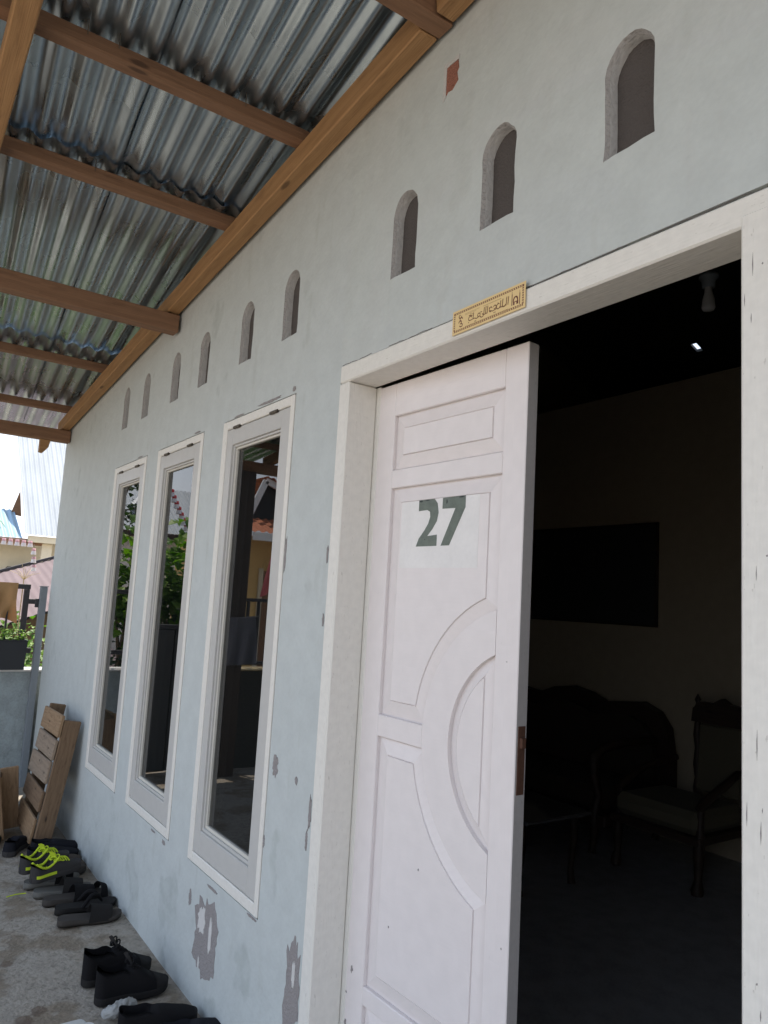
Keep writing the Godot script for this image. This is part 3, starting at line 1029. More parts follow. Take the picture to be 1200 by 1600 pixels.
	for q in [[0.236, 1.7725, 0.009, 0.003], [0.262, 1.7735, 0.012, 0.002], [0.402, 1.773, 0.012, 0.0022], [0.345, 1.765, 0.003, 0.007], [0.26, 1.664, 0.002, 0.002]]:
		var fl := noise(1.0, int(q[0] * 900), 3)
		var P := PackedVector2Array()
		for k in 14:
			var t := TAU * k / 14.0
			P.append(Vector2(q[0], q[1]) + Vector2(cos(t) * q[2], sin(t) * q[3]) * (0.8 + 0.5 * fl.get_noise_2d(cos(t) * 2, sin(t) * 2)))
		g = Geo.new()
		g.prism(P, Transform3D(), 0.0, 0.0006)
		part(door, "worn_ink", g, M.number_dark)


func build_window(house: Node3D, x0: float, x1: float) -> void:
	var w := group_part(house, "window")
	w.transform = house.transform.affine_inverse()
	var y0: float = WIN_Y[0]
	var y1: float = WIN_Y[1]
	var F := 0.042
	var g: Geo
	for s in 2:
		g = Geo.new()
		g.off = Vector2(rng.randf() * 3, rng.randf())
		if s == 0: span(g, x0, x0 + F, y0, y1, -0.11, 0.005, 0.003)
		else: span(g, x1 - F * 0.62, x1, y0, y1, -0.11, 0.005, 0.003)
		part(w, "frame_post", g, M.frame_paint)
	for s in 2:
		g = Geo.new()
		g.off = Vector2(rng.randf() * 3, rng.randf())
		if s == 0: span(g, x0 + F, x1 - F * 0.62, y0, y0 + F * 0.9, -0.11, 0.0045, 0.003)
		else: span(g, x0 + F, x1 - F * 0.62, y1 - F * 0.85, y1, -0.11, 0.0045, 0.003)
		part(w, "frame_rail", g, M.frame_paint)
	# sash
	var a0 := x0 + F + 0.003
	var a1 := x1 - F * 0.62 - 0.003
	var b0 := y0 + F * 0.9 + 0.003
	var b1 := y1 - F * 0.85 - 0.003
	var S := 0.066
	for s in 2:
		g = Geo.new()
		g.off = Vector2(rng.randf() * 3, rng.randf())
		if s == 0: span(g, a0, a0 + S * 0.8, b0, b1, -0.045, 0.002, 0.002)
		else: span(g, a1 - S, a1, b0, b1, -0.045, 0.002, 0.002)
		part(w, "sash_stile", g, M.sash_paint)
		g = Geo.new()
		g.off = Vector2(rng.randf() * 3, rng.randf())
		if s == 0: span(g, a0 + S * 0.8, a1 - S, b0, b0 + S * 1.3, -0.045, 0.0015, 0.002)
		else: span(g, a0 + S * 0.8, a1 - S, b1 - S, b1, -0.045, 0.0015, 0.002)
		part(w, "sash_rail", g, M.sash_paint)
	# stepped glazing beads
	var c0 := a0 + S * 0.8
	var c1 := a1 - S
	var d0 := b0 + S * 1.3
	var d1 := b1 - S
	for step in [[0.009, -0.007], [0.018, -0.015]]:
		var t: float = step[0]
		var z: float = step[1]
		g = Geo.new()
		var i: float = t - 0.009
		span(g, c0 + i, c0 + t, d0 + i, d1 - i, -0.03, z, 0.0015)
		span(g, c1 - t, c1 - i, d0 + i, d1 - i, -0.03, z, 0.0015)
		span(g, c0 + t, c1 - t, d1 - t, d1 - i, -0.03, z, 0.0015)
		span(g, c0 + t, c1 - t, d0 + i, d0 + t * 1.2, -0.03, z, 0.0015)
		part(w, "glazing_bead", g, M.putty if t > 0.01 else M.sash_paint)
	g = Geo.new()
	span(g, c0 + 0.012, c1 - 0.012, d0 + 0.012, d1 - 0.012, -0.0285, -0.0245, 0)
	part(w, "pane", g, M.glass)
	for hx in [x0 + 0.145, x1 - 0.15]:
		g = Geo.new()
		for k in 3:
			var q := -0.028 + k * 0.019
			var rows := []
			for e in [[0.0, 0.0], [0.0, 0.0065], [0.0175, 0.0065], [0.0175, 0.0]]:
				var ringp := PackedVector3Array()
				for j in 8:
					var t := TAU * j / 8.0
					ringp.append(Vector3(hx + q + e[0], y1 - F * 0.85 - 0.002 + cos(t) * e[1], 0.006 + sin(t) * e[1]))
				rows.append(ringp)
			g.grid(rows, true, true)
		part(w, "hinge", g, M.hinge_metal)


# ---------------------------------------------------------------- porch roof
func build_porch_roof() -> void:
	var roof := thing("porch_roof", "open porch roof of corrugated zinc sheets on brown timber above the doorway", "roof", Vector3(-2.2, 2.6, 0.8))
	var along := Vector3(1, SLOPE, 0).normalized()
	var rafter := func(x0: float, x1: float, z: float) -> void:
		var g := Geo.new()
		g.off = Vector2(rng.randf() * 4, rng.randf())
		g.beam(Vector3(x0, under_rafter(x0) + 0.041, z), Vector3(x1, under_rafter(x1) + 0.041, z), 0.062, 0.082, 0.004)
		part(roof, "rafter", g, M.rafter_wood, true)
	rafter.call(-6.04, -1.535, 0.045)
	rafter.call(-1.465, 1.6, 0.045)
	rafter.call(-6.04, 1.6, 0.972)
	rafter.call(-6.04, 1.6, 1.62)
	var cross := func(x: float, low: float, w: float, h: float, z0: float, m: Material, called: String) -> void:
		var g := Geo.new()
		g.off = Vector2(rng.randf() * 4, rng.randf())
		g.beam(Vector3(x, low + h / 2, z0), Vector3(x, low + h / 2, 1.78), w, h, 0.004)
		part(roof, called, g, m, true)
	cross.call(-3.60, under_rafter(-3.60) - 0.092, 0.075, 0.088, 0.012, M.purlin_wood, "crossbeam")
	cross.call(-5.93, under_rafter(-5.93) - 0.094, 0.075, 0.090, 0.006, M.purlin_wood, "crossbeam")
	cross.call(-1.50, under_rafter(-1.50) + 0.002, 0.062, 0.09, 0.008, M.purlin_wood, "crossbeam")
	cross.call(0.6, under_rafter(0.6) - 0.092, 0.075, 0.088, 0.012, M.purlin_wood, "crossbeam")
	for x in [-0.35, -1.0, -2.235, -2.865, -4.80, -5.76, 0.3, 0.95]:
		cross.call(x, under_rafter(x) + 0.084, 0.058, 0.048, -0.004, M.purlin_wood, "purlin")
	# cut brace end under the last crossbeam
	var g := Geo.new()
	g.prism(PackedVector2Array([Vector2(0.14, 0.0), Vector2(0.21, 0.0), Vector2(0.21, -0.095), Vector2(0.185, -0.10), Vector2(0.15, -0.055)]), Transform3D(Basis(Vector3(0, 0, 1), Vector3.UP, Vector3(-1, 0, 0)), Vector3(-5.90, under_rafter(-5.93) - 0.096, 0)), 0.0, 0.05)
	part(roof, "brace_end", g, M.rafter_wood, true)
	# corner post that carries the far end
	g = Geo.new()
	g.beam(Vector3(-5.93, -0.02, 1.40), Vector3(-5.93, under_rafter(-5.93) - 0.096, 1.40), 0.13, 0.13, 0.005)
	part(roof, "post", g, M.dark_wood, true)
	g = Geo.new()
	g.beam(Vector3(0.6, -0.02, 1.55), Vector3(0.6, under_rafter(0.6) - 0.094, 1.55), 0.10, 0.10, 0.005)
	part(roof, "post", g, M.rafter_wood, true)
	# sheets: skewed a little to the rafters, each row lapped under the one above
	var skew := 0.074
	var ends := [[-6.50, -4.60], [-4.68, -2.79], [-2.87, -0.92], [-1.0, 0.95], [0.87, 1.75]]
	var f := noise(1.3, 91, 1)
	for r in ends.size():
		for c in range(-1, 2):
			g = Geo.new()
			g.off = Vector2(rng.randf() * 5, rng.randf() * 5)
			var z0 := 0.515 + c * 0.70 - 0.03
			var z1 := 0.515 + (c + 1) * 0.70 + 0.02
			if c == -1: z0 = -0.25
			var nseg := 20
			var ncol := int((z1 - z0) / 0.0076)
			var rows := []
			var lift := 0.150 + (0.0045 if c % 2 == 0 else 0.0)
			var tilt := 0.0
			for i in nseg + 1:
				var x: float = lerpf(ends[r][0], ends[r][1], float(i) / nseg)
				var row := PackedVector3Array()
				for j in ncol + 1:
					var zz := lerpf(z0, z1, float(j) / ncol)
					var wave := 0.0112 * cos(TAU * (zz - 0.515) / 0.086)
					var dent := 0.0035 * f.get_noise_2d(x * 1.2 + c * 7.0, zz * 1.0 + r * 3.0)
					# where the next sheet up lies on this one, this one dips under it
					var lap := -0.008 * smoothstep(ends[r][1] - 0.6, ends[r][1] - 0.15, x) - 0.0035 * smoothstep(ends[r][1] - 0.12, ends[r][1], x)
					var z := zz + (x + 2.8) * skew
					row.append(Vector3(x + 0.006 * f.get_noise_2d(zz * 5.0, r * 9.0), under_rafter(x) + lift + wave + dent + lap + tilt * (x + 2.8), z))
				rows.append(row)
			g.grid(rows, false, false, 0.0076 * 1.0, 0.15)
			part(roof, "zinc_sheet", g, M.zinc, true)
	# nail points
	for q in [[-2.20, 0.80], [-2.20, 0.71], [-2.83, 0.62], [-2.20, 0.30]]:
		g = Geo.new()
		g.tube([Vector3(q[0] + 0.012, under_rafter(q[0]) + 0.15, q[1]), Vector3(q[0] + 0.014, under_rafter(q[0]) + 0.10, q[1])], 0.0016, 5)
		part(roof, "nail", g, M.hinge_metal, true)


# ---------------------------------------------------------------- low wall, fence and gate at the end of the porch
func build_yard_edge() -> void:
	var wall := func(z0: float, z1: float, label: String, m: Material) -> void:
		var t := thing("compound_wall", label, "wall", Vector3(-6.19, -0.16, (z0 + z1) / 2), 0.0, "low compound wall")
		var g := Geo.new()
		span(g, -6.25, -6.13, -0.16, 0.825, z0, z1, 0.004)
		part(t, "body", g, m, true)
		g = Geo.new()
		span(g, -6.27, -6.11, 0.8255, 0.845, z0, z1, 0.006)
		part(t, "coping", g, M.white_paint if z0 < 1.0 else M.straw, true)
	wall.call(-0.40, 0.62, "low grey blue wall under the black planter, joining the house corner", M.low_wall)
	wall.call(1.36, 5.6, "long low dark mossy wall beyond the porch, carrying the iron railing", M.mossy_wall)
	var p := thing("gate_post", "slim grey steel post standing at the house corner", "post", Vector3(-6.10, 0, 0.04))
	var g := Geo.new()
	span(g, -6.125, -6.08, -0.01, 1.455, 0.012, 0.060, 0.003)
	part(p, "shaft", g, M.grey_post, true)
	g = Geo.new()
	span(g, -6.13, -6.075, 1.4555, 1.461, 0.007, 0.065, 0.001)
	part(p, "cap", g, M.grey_post, true)
	g = Geo.new()
	span(g, -6.120, -6.105, 1.30, 1.365, 0.0605, 0.085, 0.002)
	part(p, "latch", g, M.dark_iron, true)
	# iron fence on the short wall
	var f := thing("iron_fence", "short dark iron fence frame standing on the wall beside the grey post", "fence", Vector3(-6.19, 0.845, 0.3))
	var bar := func(called: String, y0: float, y1: float, z0: float, z1: float) -> void:
		var q := Geo.new()
		span(q, -6.205, -6.175, y0, y1, z0, z1, 0.002)
		part(f, called, q, M.dark_iron, true)
	bar.call("upright", 0.846, 1.430, 0.118, 0.156)
	bar.call("upright", 0.846, 1.430, 0.575, 0.612)
	bar.call("rail", 1.4305, 1.468, 0.114, 0.616)
	bar.call("rail", 0.95, 0.985, 0.1565, 0.5745)
	bar.call("rail", 1.322, 1.360, 0.0655, 0.1175)
	bar.call("rail", 0.955, 0.995, 0.0655, 0.1175)
	for k in 3: bar.call("upright", 0.9855, 1.43, 0.25 + k * 0.1, 0.262 + k * 0.1)
	# railing on the long wall
	var r := thing("iron_railing", "long dark iron railing of upright bars on the wall beyond the porch", "railing", Vector3(-6.19, 0.845, 3.4))
	var rb := func(called: String, y0: float, y1: float, z0: float, z1: float) -> void:
		var q := Geo.new()
		span(q, -6.205, -6.175, y0, y1, z0, z1, 0.002)
		part(r, called, q, M.dark_iron, true)
	rb.call("rail", 1.425, 1.455, 1.40, 5.58)
	rb.call("rail", 0.87, 0.90, 1.40, 5.58)
	for k in 42: rb.call("bar", 0.9005, 1.4245, 1.42 + k * 0.1, 1.442 + k * 0.1)
	# dark sheet gate between the walls
	var gate := thing("sheet_gate", "dark steel sheet gate closing the gap between the low walls", "gate", Vector3(-6.19, 0, 0.98))
	for k in 2:
		g = Geo.new()
		span(g, -6.21, -6.175, 0.02, 1.16, 0.635 + k * 0.35, 0.98 + k * 0.35 - 0.002, 0.003)
		part(gate, "sheet", g, M.gate_sheet, true)
	g = Geo.new()
	span(g, -6.215, -6.170, 1.1605, 1.20, 0.63, 1.335, 0.003)
	part(gate, "rail", g, M.dark_iron, true)
	for k in 2:
		g = Geo.new()
		span(g, -6.215, -6.170, -0.15, 1.16, [0.622, 1.331][k], [0.634, 1.343][k], 0.002)
		part(gate, "stile", g, M.dark_iron, true)
	# planter with seedlings
	var pl := thing("planter", "black square planter with seedlings on the low wall", "planter", Vector3(-6.165, 0.846, 0.22))
	g = Geo.new()
	var o := [Vector3(-6.170, 0.85, 0.128), Vector3(-6.05, 0.85, 0.128)]
	var ringf := func(y: float, e: float, inn: float) -> PackedVector3Array:
		return PackedVector3Array([Vector3(-6.172 - e + inn, y, 0.122 - e + inn), Vector3(-6.172 - e + inn, y, 0.37 + e - inn), Vector3(-6.05 + e - inn, y, 0.37 + e - inn), Vector3(-6.05 + e - inn, y, 0.122 - e + inn)])
	var rr := [ringf.call(0.8455, 0.0, 0.0), ringf.call(1.045, 0.006, 0.0), ringf.call(1.058, 0.010, 0.0), ringf.call(1.058, 0.010, 0.008), ringf.call(1.03, 0.006, 0.010)]
	for i in 4:
		for k in 4:
			var q := (k + 1) % 4
			g.quad(rr[i][k], rr[i][q], rr[i + 1][q], rr[i + 1][k])
	g.quad(rr[4][0], rr[4][1], rr[4][2], rr[4][3])
	g.quad(rr[0][3], rr[0][2], rr[0][1], rr[0][0])
	part(pl, "pot", g, M.planter_black, true)
	g = Geo.new()
	for k in 190:
		var base := Vector3(rng.randf_range(-6.16, -6.06), 1.03, rng.randf_range(0.13, 0.36))
		leaf(g, base + Vector3(rng.randfn(0, 0.018), rng.randf_range(0.02, 0.105), rng.randfn(0, 0.018)), rng.randf_range(0.016, 0.032), Vector3(rng.randfn(), rng.randf_range(0.2, 1.0), rng.randfn()))
	part(pl, "seedlings", g, M.leaf_light, true).set_meta("kind", "stuff")
	# cloth over the fence
	var cl := thing("brown_cloth", "tan brown cloth draped over the iron fence above the planter", "cloth", Vector3(-6.19, 1.47, 0.4))
	g = Geo.new()
	for side in [1.0, -1.0]:
		var rows := []
		for i in 13:
			var t := i / 12.0
			var row := PackedVector3Array()
			for j in 19:
				var s := j / 18.0
				var z := lerpf(0.202, 0.43, s)
				var drop: float = (0.30 if side > 0 else 0.24) * (1.0 - 0.14 * sin(s * 4.0)) * t
				var fold := 0.030 * sin(s * 9.0 + t * 3.5) * t + 0.018 * sin(s * 17.0 - t * 5.0) * t
				var x: float = -6.19 + side * (0.018 + 0.022 * t) + fold * side
				row.append(Vector3(x, 1.472 - drop + (0.0 if t > 0.0 else 0.002), z + 0.012 * sin(t * 5.0 + s * 9.0) * t))
			rows.append(row)
		g.grid(rows, false, side < 0, 0.03, 0.03)
	g.quad(Vector3(-6.172, 1.474, 0.43), Vector3(-6.172, 1.474, 0.202), Vector3(-6.208, 1.474, 0.202), Vector3(-6.208, 1.474, 0.43))
	part(cl, "drape", g, M.brown_cloth, true)
	# grey cloth hung on the long railing, mirrored in the nearest window
	cl = thing("grey_cloth", "grey cloth hung over a line beside the dark porch post", "cloth", Vector3(-5.86, 1.3, 1.43))
	g = Geo.new()
	var rows2 := []
	for i in 13:
		var t := i / 12.0
		var row := PackedVector3Array()
		for j in 17:
			var s := j / 16.0
			row.append(Vector3(-5.845 + 0.018 * sin(s * 13.0 + t * 3.0) * t, 1.285 - 0.39 * t + 0.02 * s, lerpf(1.31, 1.55 + 0.04 * t, s)))
		rows2.append(row)
	g.grid(rows2, false, false, 0.03, 0.03)
	part(cl, "drape", g, M.grey_cloth, true)
	g = Geo.new()
	g.tube([Vector3(-5.86, 1.283, 1.28), Vector3(-5.845, 1.29, 1.4), Vector3(-5.845, 1.31, 1.58)], 0.004, 6)
	part(cl, "line", g, M.string, true)


func leaf(g: Geo, c: Vector3, s: float, d: Vector3) -> void:
	# one folded leaf of about s metres: two halves that meet at the midrib, tip drooping
	d = d.normalized()
	var side := d.cross(Vector3(0.3, 1.0, 0.2)).normalized()
	var up := side.cross(d)
	var tip := c + d * s - up * s * 0.25
	var m := c + d * s * 0.5
	var l := m + side * s * 0.42 + up * s * 0.10
	var r := m - side * s * 0.42 + up * s * 0.10
	g.tri(c, m, l, Vector2(0, 0), Vector2(0.5, 0), Vector2(0.5, 0.4))
	g.tri(m, tip, l, Vector2(0.5, 0), Vector2(1, 0), Vector2(0.5, 0.4))
	g.tri(c, r, m, Vector2(0, 0), Vector2(0.5, -0.4), Vector2(0.5, 0))
	g.tri(m, r, tip, Vector2(0.5, 0), Vector2(0.5, -0.4), Vector2(1, 0))


# ---------------------------------------------------------------- houses and roofs beyond
func corrugated(g: Geo, a: Vector3, b: Vector3, c: Vector3, d: Vector3, pitch: float, amp: float) -> void:
	# sheet a-b (eave) to d-c (ridge), waves run up the slope
	var n := int(a.distance_to(b) / pitch) * 6
	var nn := (b - a).cross(d - a).normalized()
	var lo := PackedVector3Array()
	var hi := PackedVector3Array()
	for i in n + 1:
		var t := float(i) / n
		var w := nn * amp * sin(TAU * i / 6.0)
		lo.append(a.lerp(b, t) + w)
		hi.append(d.lerp(c, t) + w)
	g.grid([lo, hi], false, false, pitch / 6.0, a.distance_to(d))


func build_neighbours() -> void:
	# cream house with the blue zinc veranda
	var h := thing("cream_house", "cream neighbour house with blue white zinc roofs beyond the planter", "house", Vector3(-21, -0.16, -2.5))
	var g := Geo.new()
	span(g, -25.0, -18.6, -0.16, 2.42, -7.0, 2.0, 0)
	part(h, "walls", g, M.cream_wall, true)
	g = Geo.new()
	corrugated(g, Vector3(-18, 2.44, 2.4), Vector3(-18, 2.44, -1.58), Vector3(-20.2, 3.22, -1.66), Vector3(-20.2, 3.22, 2.4), 0.13, 0.02)
	part(h, "veranda_roof", g, M.zinc_blue, true)
	g = Geo.new()
	corrugated(g, Vector3(-17.8, 2.52, -1.60), Vector3(-17.8, 2.52, -7.4), Vector3(-22.0, 6.4, -7.4), Vector3(-22.0, 6.4, -1.60), 0.11, 0.018)
	part(h, "main_roof", g, M.zinc_far, true)
	g = Geo.new()
	g.prism(PackedVector2Array([Vector2(1.58, 3.12), Vector2(1.82, 3.08), Vector2(1.735, 3.70)]), Transform3D(Basis(Vector3(0, 0, -1), Vector3.UP, Vector3(1, 0, 0)), Vector3(-20.15, 0, 0)), 0.0, 0.06)
	part(h, "gable_end", g, M.purlin_wood, true)
	g = Geo.new()
	span(g, -18.05, -17.98, 2.30, 2.435, -2.02, 2.4, 0.004)
	part(h, "fascia", g, M.purlin_wood, true)
	g = Geo.new()
	span(g, -17.95, -17.85, 2.36, 2.50, -7.4, -1.68, 0.004)
	part(h, "fascia", g, M.cream_wall, true)
	for z in [-2.10, -3.9]:
		g = Geo.new()
		span(g, -18.12, -17.97, -0.16, 2.355, z - 0.11, z + 0.11, 0.01)
		part(h, "column", g, M.cream_wall, true)
	g = Geo.new()
	span(g, -18.60, -18.55, 0.9, 1.9, -3.3, -2.3, 0.004)
	part(h, "window", g, M.dark_void, true)
	# brown armchair on its veranda
	var ch := thing("veranda_chair", "olive brown armchair on the veranda of the cream house", "chair", Vector3(-18.3, -0.16, -1.6))
	g = Geo.new()
	g.box(at(-18.3, 1.60, -1.62), Vector3(0.12, 0.42, 0.52), 0.05)
	part(ch, "backrest", g, M.cushion, true)
	g = Geo.new()
	g.box(at(-18.1, 1.33, -1.62), Vector3(0.5, 0.14, 0.52), 0.04)
	part(ch, "seat", g, M.cushion, true)
	g = Geo.new()
	g.box(at(-18.15, 0.55, -1.62), Vector3(0.5, 1.42, 0.6), 0.03)
	part(ch, "plinth", g, M.cream_wall, true)
	# low shed with a faded pink roof
	var s := thing("low_shed", "low shed with faded pink corrugated roof behind the iron fence", "shed", Vector3(-10.2, -0.16, -1.0))
	g = Geo.new()
	corrugated(g, Vector3(-9.0, 0.36, 1.6), Vector3(-9.0, 1.80, -2.2), Vector3(-11.2, 2.27, -2.2), Vector3(-11.2, 0.90, 1.6), 0.09, 0.004)
	part(s, "roof", g, M.pink_roof, true)
	g = Geo.new()
	g.beam(Vector3(-11.2, 2.29, -2.2), Vector3(-11.2, 0.92, 1.6), 0.06, 0.035)
	part(s, "ridge_cap", g, M.dark_iron, true)
	g = Geo.new()
	g.prism(PackedVector2Array([Vector2(-1.5, -0.16), Vector2(2.1, -0.16), Vector2(2.1, 1.72), Vector2(-1.5, 0.34)]), Transform3D(Basis(Vector3(0, 0, -1), Vector3.UP, Vector3(1, 0, 0)), Vector3.ZERO), -11.1, -9.2)
	part(s, "walls", g, M.bark, true)
	# zinc roofed house mirrored in the windows
	h = thing("zinc_house", "white walled house with grey zinc roof mirrored in the middle window", "house", Vector3(-22, -0.16, 6.3))
	g = Geo.new()
	span(g, -25.0, -20.4, -0.16, 3.05, 3.2, 9.6, 0)
	part(h, "walls", g, M.white_paint, true)
	g = Geo.new()
	corrugated(g, Vector3(-20.0, 3.02, 9.8), Vector3(-20.0, 3.02, 2.9), Vector3(-22.4, 4.55, 2.9), Vector3(-22.4, 4.55, 9.8), 0.12, 0.018)
	part(h, "roof", g, M.zinc_far, true)
	g = Geo.new()
	span(g, -20.06, -19.98, 2.86, 3.0, 2.9, 9.8, 0.004)
	part(h, "fascia", g, M.dark_wood, true)
	g = Geo.new()
	g.prism(PackedVector2Array([Vector2(4.6, 3.72), Vector2(5.5, 3.72), Vector2(5.05, 4.3)]), Transform3D(Basis(Vector3(0, 0, 1), Vector3.UP, Vector3(-1, 0, 0)), Vector3(-20.75, 0, 0)), 0.0, 0.5)
	part(h, "dormer", g, M.white_paint, true)
	# gabled house mirrored in the nearest window
	h = thing("gabled_house", "yellow house with white gable and orange tiled roof mirrored in the nearest window", "house", Vector3(-15.5, -0.16, 6.6))
	var gx := Transform3D(Basis(Vector3(0, 0, 1), Vector3.UP, Vector3(-1, 0, 0)), Vector3(-14.0, 0, 0))
	g = Geo.new()
	span(g, -18.0, -14.4, -0.16, 2.72, 5.0, 9.0, 0)
	part(h, "walls", g, M.yellow_wall, true)
	g = Geo.new()
	g.prism(PackedVector2Array([Vector2(5.08, 3.05), Vector2(7.6, 3.05), Vector2(5.36, 3.82)]), gx, 0.12, 0.2)
	part(h, "gable", g, M.dark_void, true)
	for e in [[Vector2(5.00, 3.05), Vector2(5.36, 3.90)], [Vector2(5.36, 3.90), Vector2(7.7, 3.08)]]:
		g = Geo.new()
		g.beam(Vector3(-13.95, e[0].y - 0.06, e[0].x), Vector3(-13.95, e[1].y - 0.06, e[1].x), 0.05, 0.13)
		part(h, "barge_board", g, M.white_paint, true)
	g = Geo.new()
	corrugated(g, Vector3(-13.85, 3.09, 7.75), Vector3(-13.85, 3.93, 5.36), Vector3(-18.0, 3.93, 5.36), Vector3(-18.0, 3.09, 7.75), 0.18, 0.02)
	part(h, "tiled_roof", g, M.tile_orange, true)
	g = Geo.new()
	corrugated(g, Vector3(-13.3, 2.72, 7.7), Vector3(-13.3, 2.72, 4.85), Vector3(-14.1, 3.06, 4.85), Vector3(-14.1, 3.06, 7.7), 0.16, 0.02)
	part(h, "awning", g, M.tile_orange, true)
	g = Geo.new()
	span(g, -13.4, -13.3, 2.55, 2.70, 4.9, 7.7, 0.004)
	part(h, "fascia", g, M.white_paint, true)
	for z in [5.55, 6.6]:
		g = Geo.new()
		span(g, -14.39, -14.33, -0.16, 2.05, z, z + 0.09, 0.003)
		part(h, "door_frame", g, M.cream_wall, true)
	g = Geo.new()
	span(g, -14.39, -14.345, -0.16, 2.0, 5.65, 6.59, 0.0)
	part(h, "door", g, M.purlin_wood, true)
	# strings of red and white paper cups
	cups("string of red and white paper cups before the cream house", Vector3(-8.0, 1.90, 0.30), Vector3(-8.0, 1.89, -0.17), 8, 0.0, M.cup_pink)
	cups("string of red and white paper cups sloping across the mirrored zinc roof", Vector3(-8.0, 2.95, 1.27), Vector3(-8.0, 2.20, 1.66), 12, 0.02, M.cup_red, 1.30)
	cups("short string of paper cups hanging down by the cream column", Vector3(-8.0, 1.86, -0.175), Vector3(-8.0, 1.62, -0.20), 3, 0.0, M.cup_pink)


func build_flag() -> void:
	var t := thing("pink_flag", "pink flag hanging limp on a pole before the yellow house, mirrored in the window", "flag", Vector3(-10.0, -0.16, 3.75))
	var g := Geo.new()
	g.tube([Vector3(-10.0, -0.3, 3.76), Vector3(-10.0, 2.35, 3.74)], 0.012, 8)
	part(t, "pole", g, M.bark, true)
	g = Geo.new()
	var rows := []
	for i in 11:
		var v := i / 10.0
		var row := PackedVector3Array()
		for j in 9:
			var u := j / 8.0
			row.append(Vector3(-9.985 + 0.03 * sin(u * 9.0 + v * 2.0), 2.28 - 0.72 * v - 0.10 * u, 3.735 - u * (0.05 + 0.14 * v)))
		rows.append(row)
	g.grid(rows, false, false, 0.03, 0.05)
	part(t, "cloth", g, M.pink_cloth, true)


func cups(label: String, a: Vector3, b: Vector3, count: int, sag: float, top: Material, k_size := 1.0) -> void:
	var t := thing("cup_garland", label, "garland", (a + b) / 2, 0.0, "strings of paper cups")
	var g := Geo.new()
	var path := []
	for k in count * 2 + 1:
		var s := k / (count * 2.0)
		path.append(a.lerp(b, s) - Vector3.UP * sag * sin(PI * s))
	g.tube(path, 0.002, 4)
	part(t, "string", g, M.string, true)
	for k in count:
		var p: Vector3 = path[k * 2 + 1]
		g = Geo.new()
		g.lathe([Vector2(0.001, -0.002), Vector2(0.017, -0.003) * k_size, Vector2(0.020, -0.030) * k_size], p, 10)
		part(t, "cup_top", g, top, true)
		g = Geo.new()
		g.lathe([Vector2(0.020, -0.030) * k_size, Vector2(0.025, -0.064) * k_size], p, 10)
		part(t, "cup", g, M.cup_white, true)


# ---------------------------------------------------------------- plants
func shrub(called: String, label: String, base: Vector3, mid: Vector3, r: Vector3, leaves: int, size: float, m: Material, m2: Material, group: String) -> void:
	var t := thing(called, label, "shrub", base, 0.0, group)
	var g := Geo.new()
	var tips := []
	for k in 7:
		var end := mid + Vector3(rng.randfn(0, 0.45) * r.x, rng.randf_range(-0.3, 0.85) * r.y, rng.randfn(0, 0.45) * r.z)
		var p1 := base.lerp(mid, 0.5) + Vector3(rng.randfn(0, 0.03), 0, rng.randfn(0, 0.03))
		g.tube([base + Vector3(rng.randfn(0, 0.03), -0.05, rng.randfn(0, 0.03)), p1, end], [0.020, 0.013, 0.005], 6)
		tips.append([p1, end])
	part(t, "stems", g, M.bark, true)
	for half in 2:
		g = Geo.new()
		for k in leaves / 2:
			var d := Vector3(rng.randfn(), rng.randfn(), rng.randfn()).normalized()
			var q := pow(rng.randf(), 0.45)
			var p := mid + d * r * q * (1.0 + 0.25 * sin(d.x * 5.0 + d.y * 7.0 + d.z * 4.0))
			leaf(g, p, size * rng.randf_range(0.55, 1.15), d * 0.8 + Vector3(rng.randfn(0, 0.6), rng.randfn(0, 0.35) - 0.15, rng.randfn(0, 0.6)))
		part(t, "crown", g, m if half == 0 else m2, true)


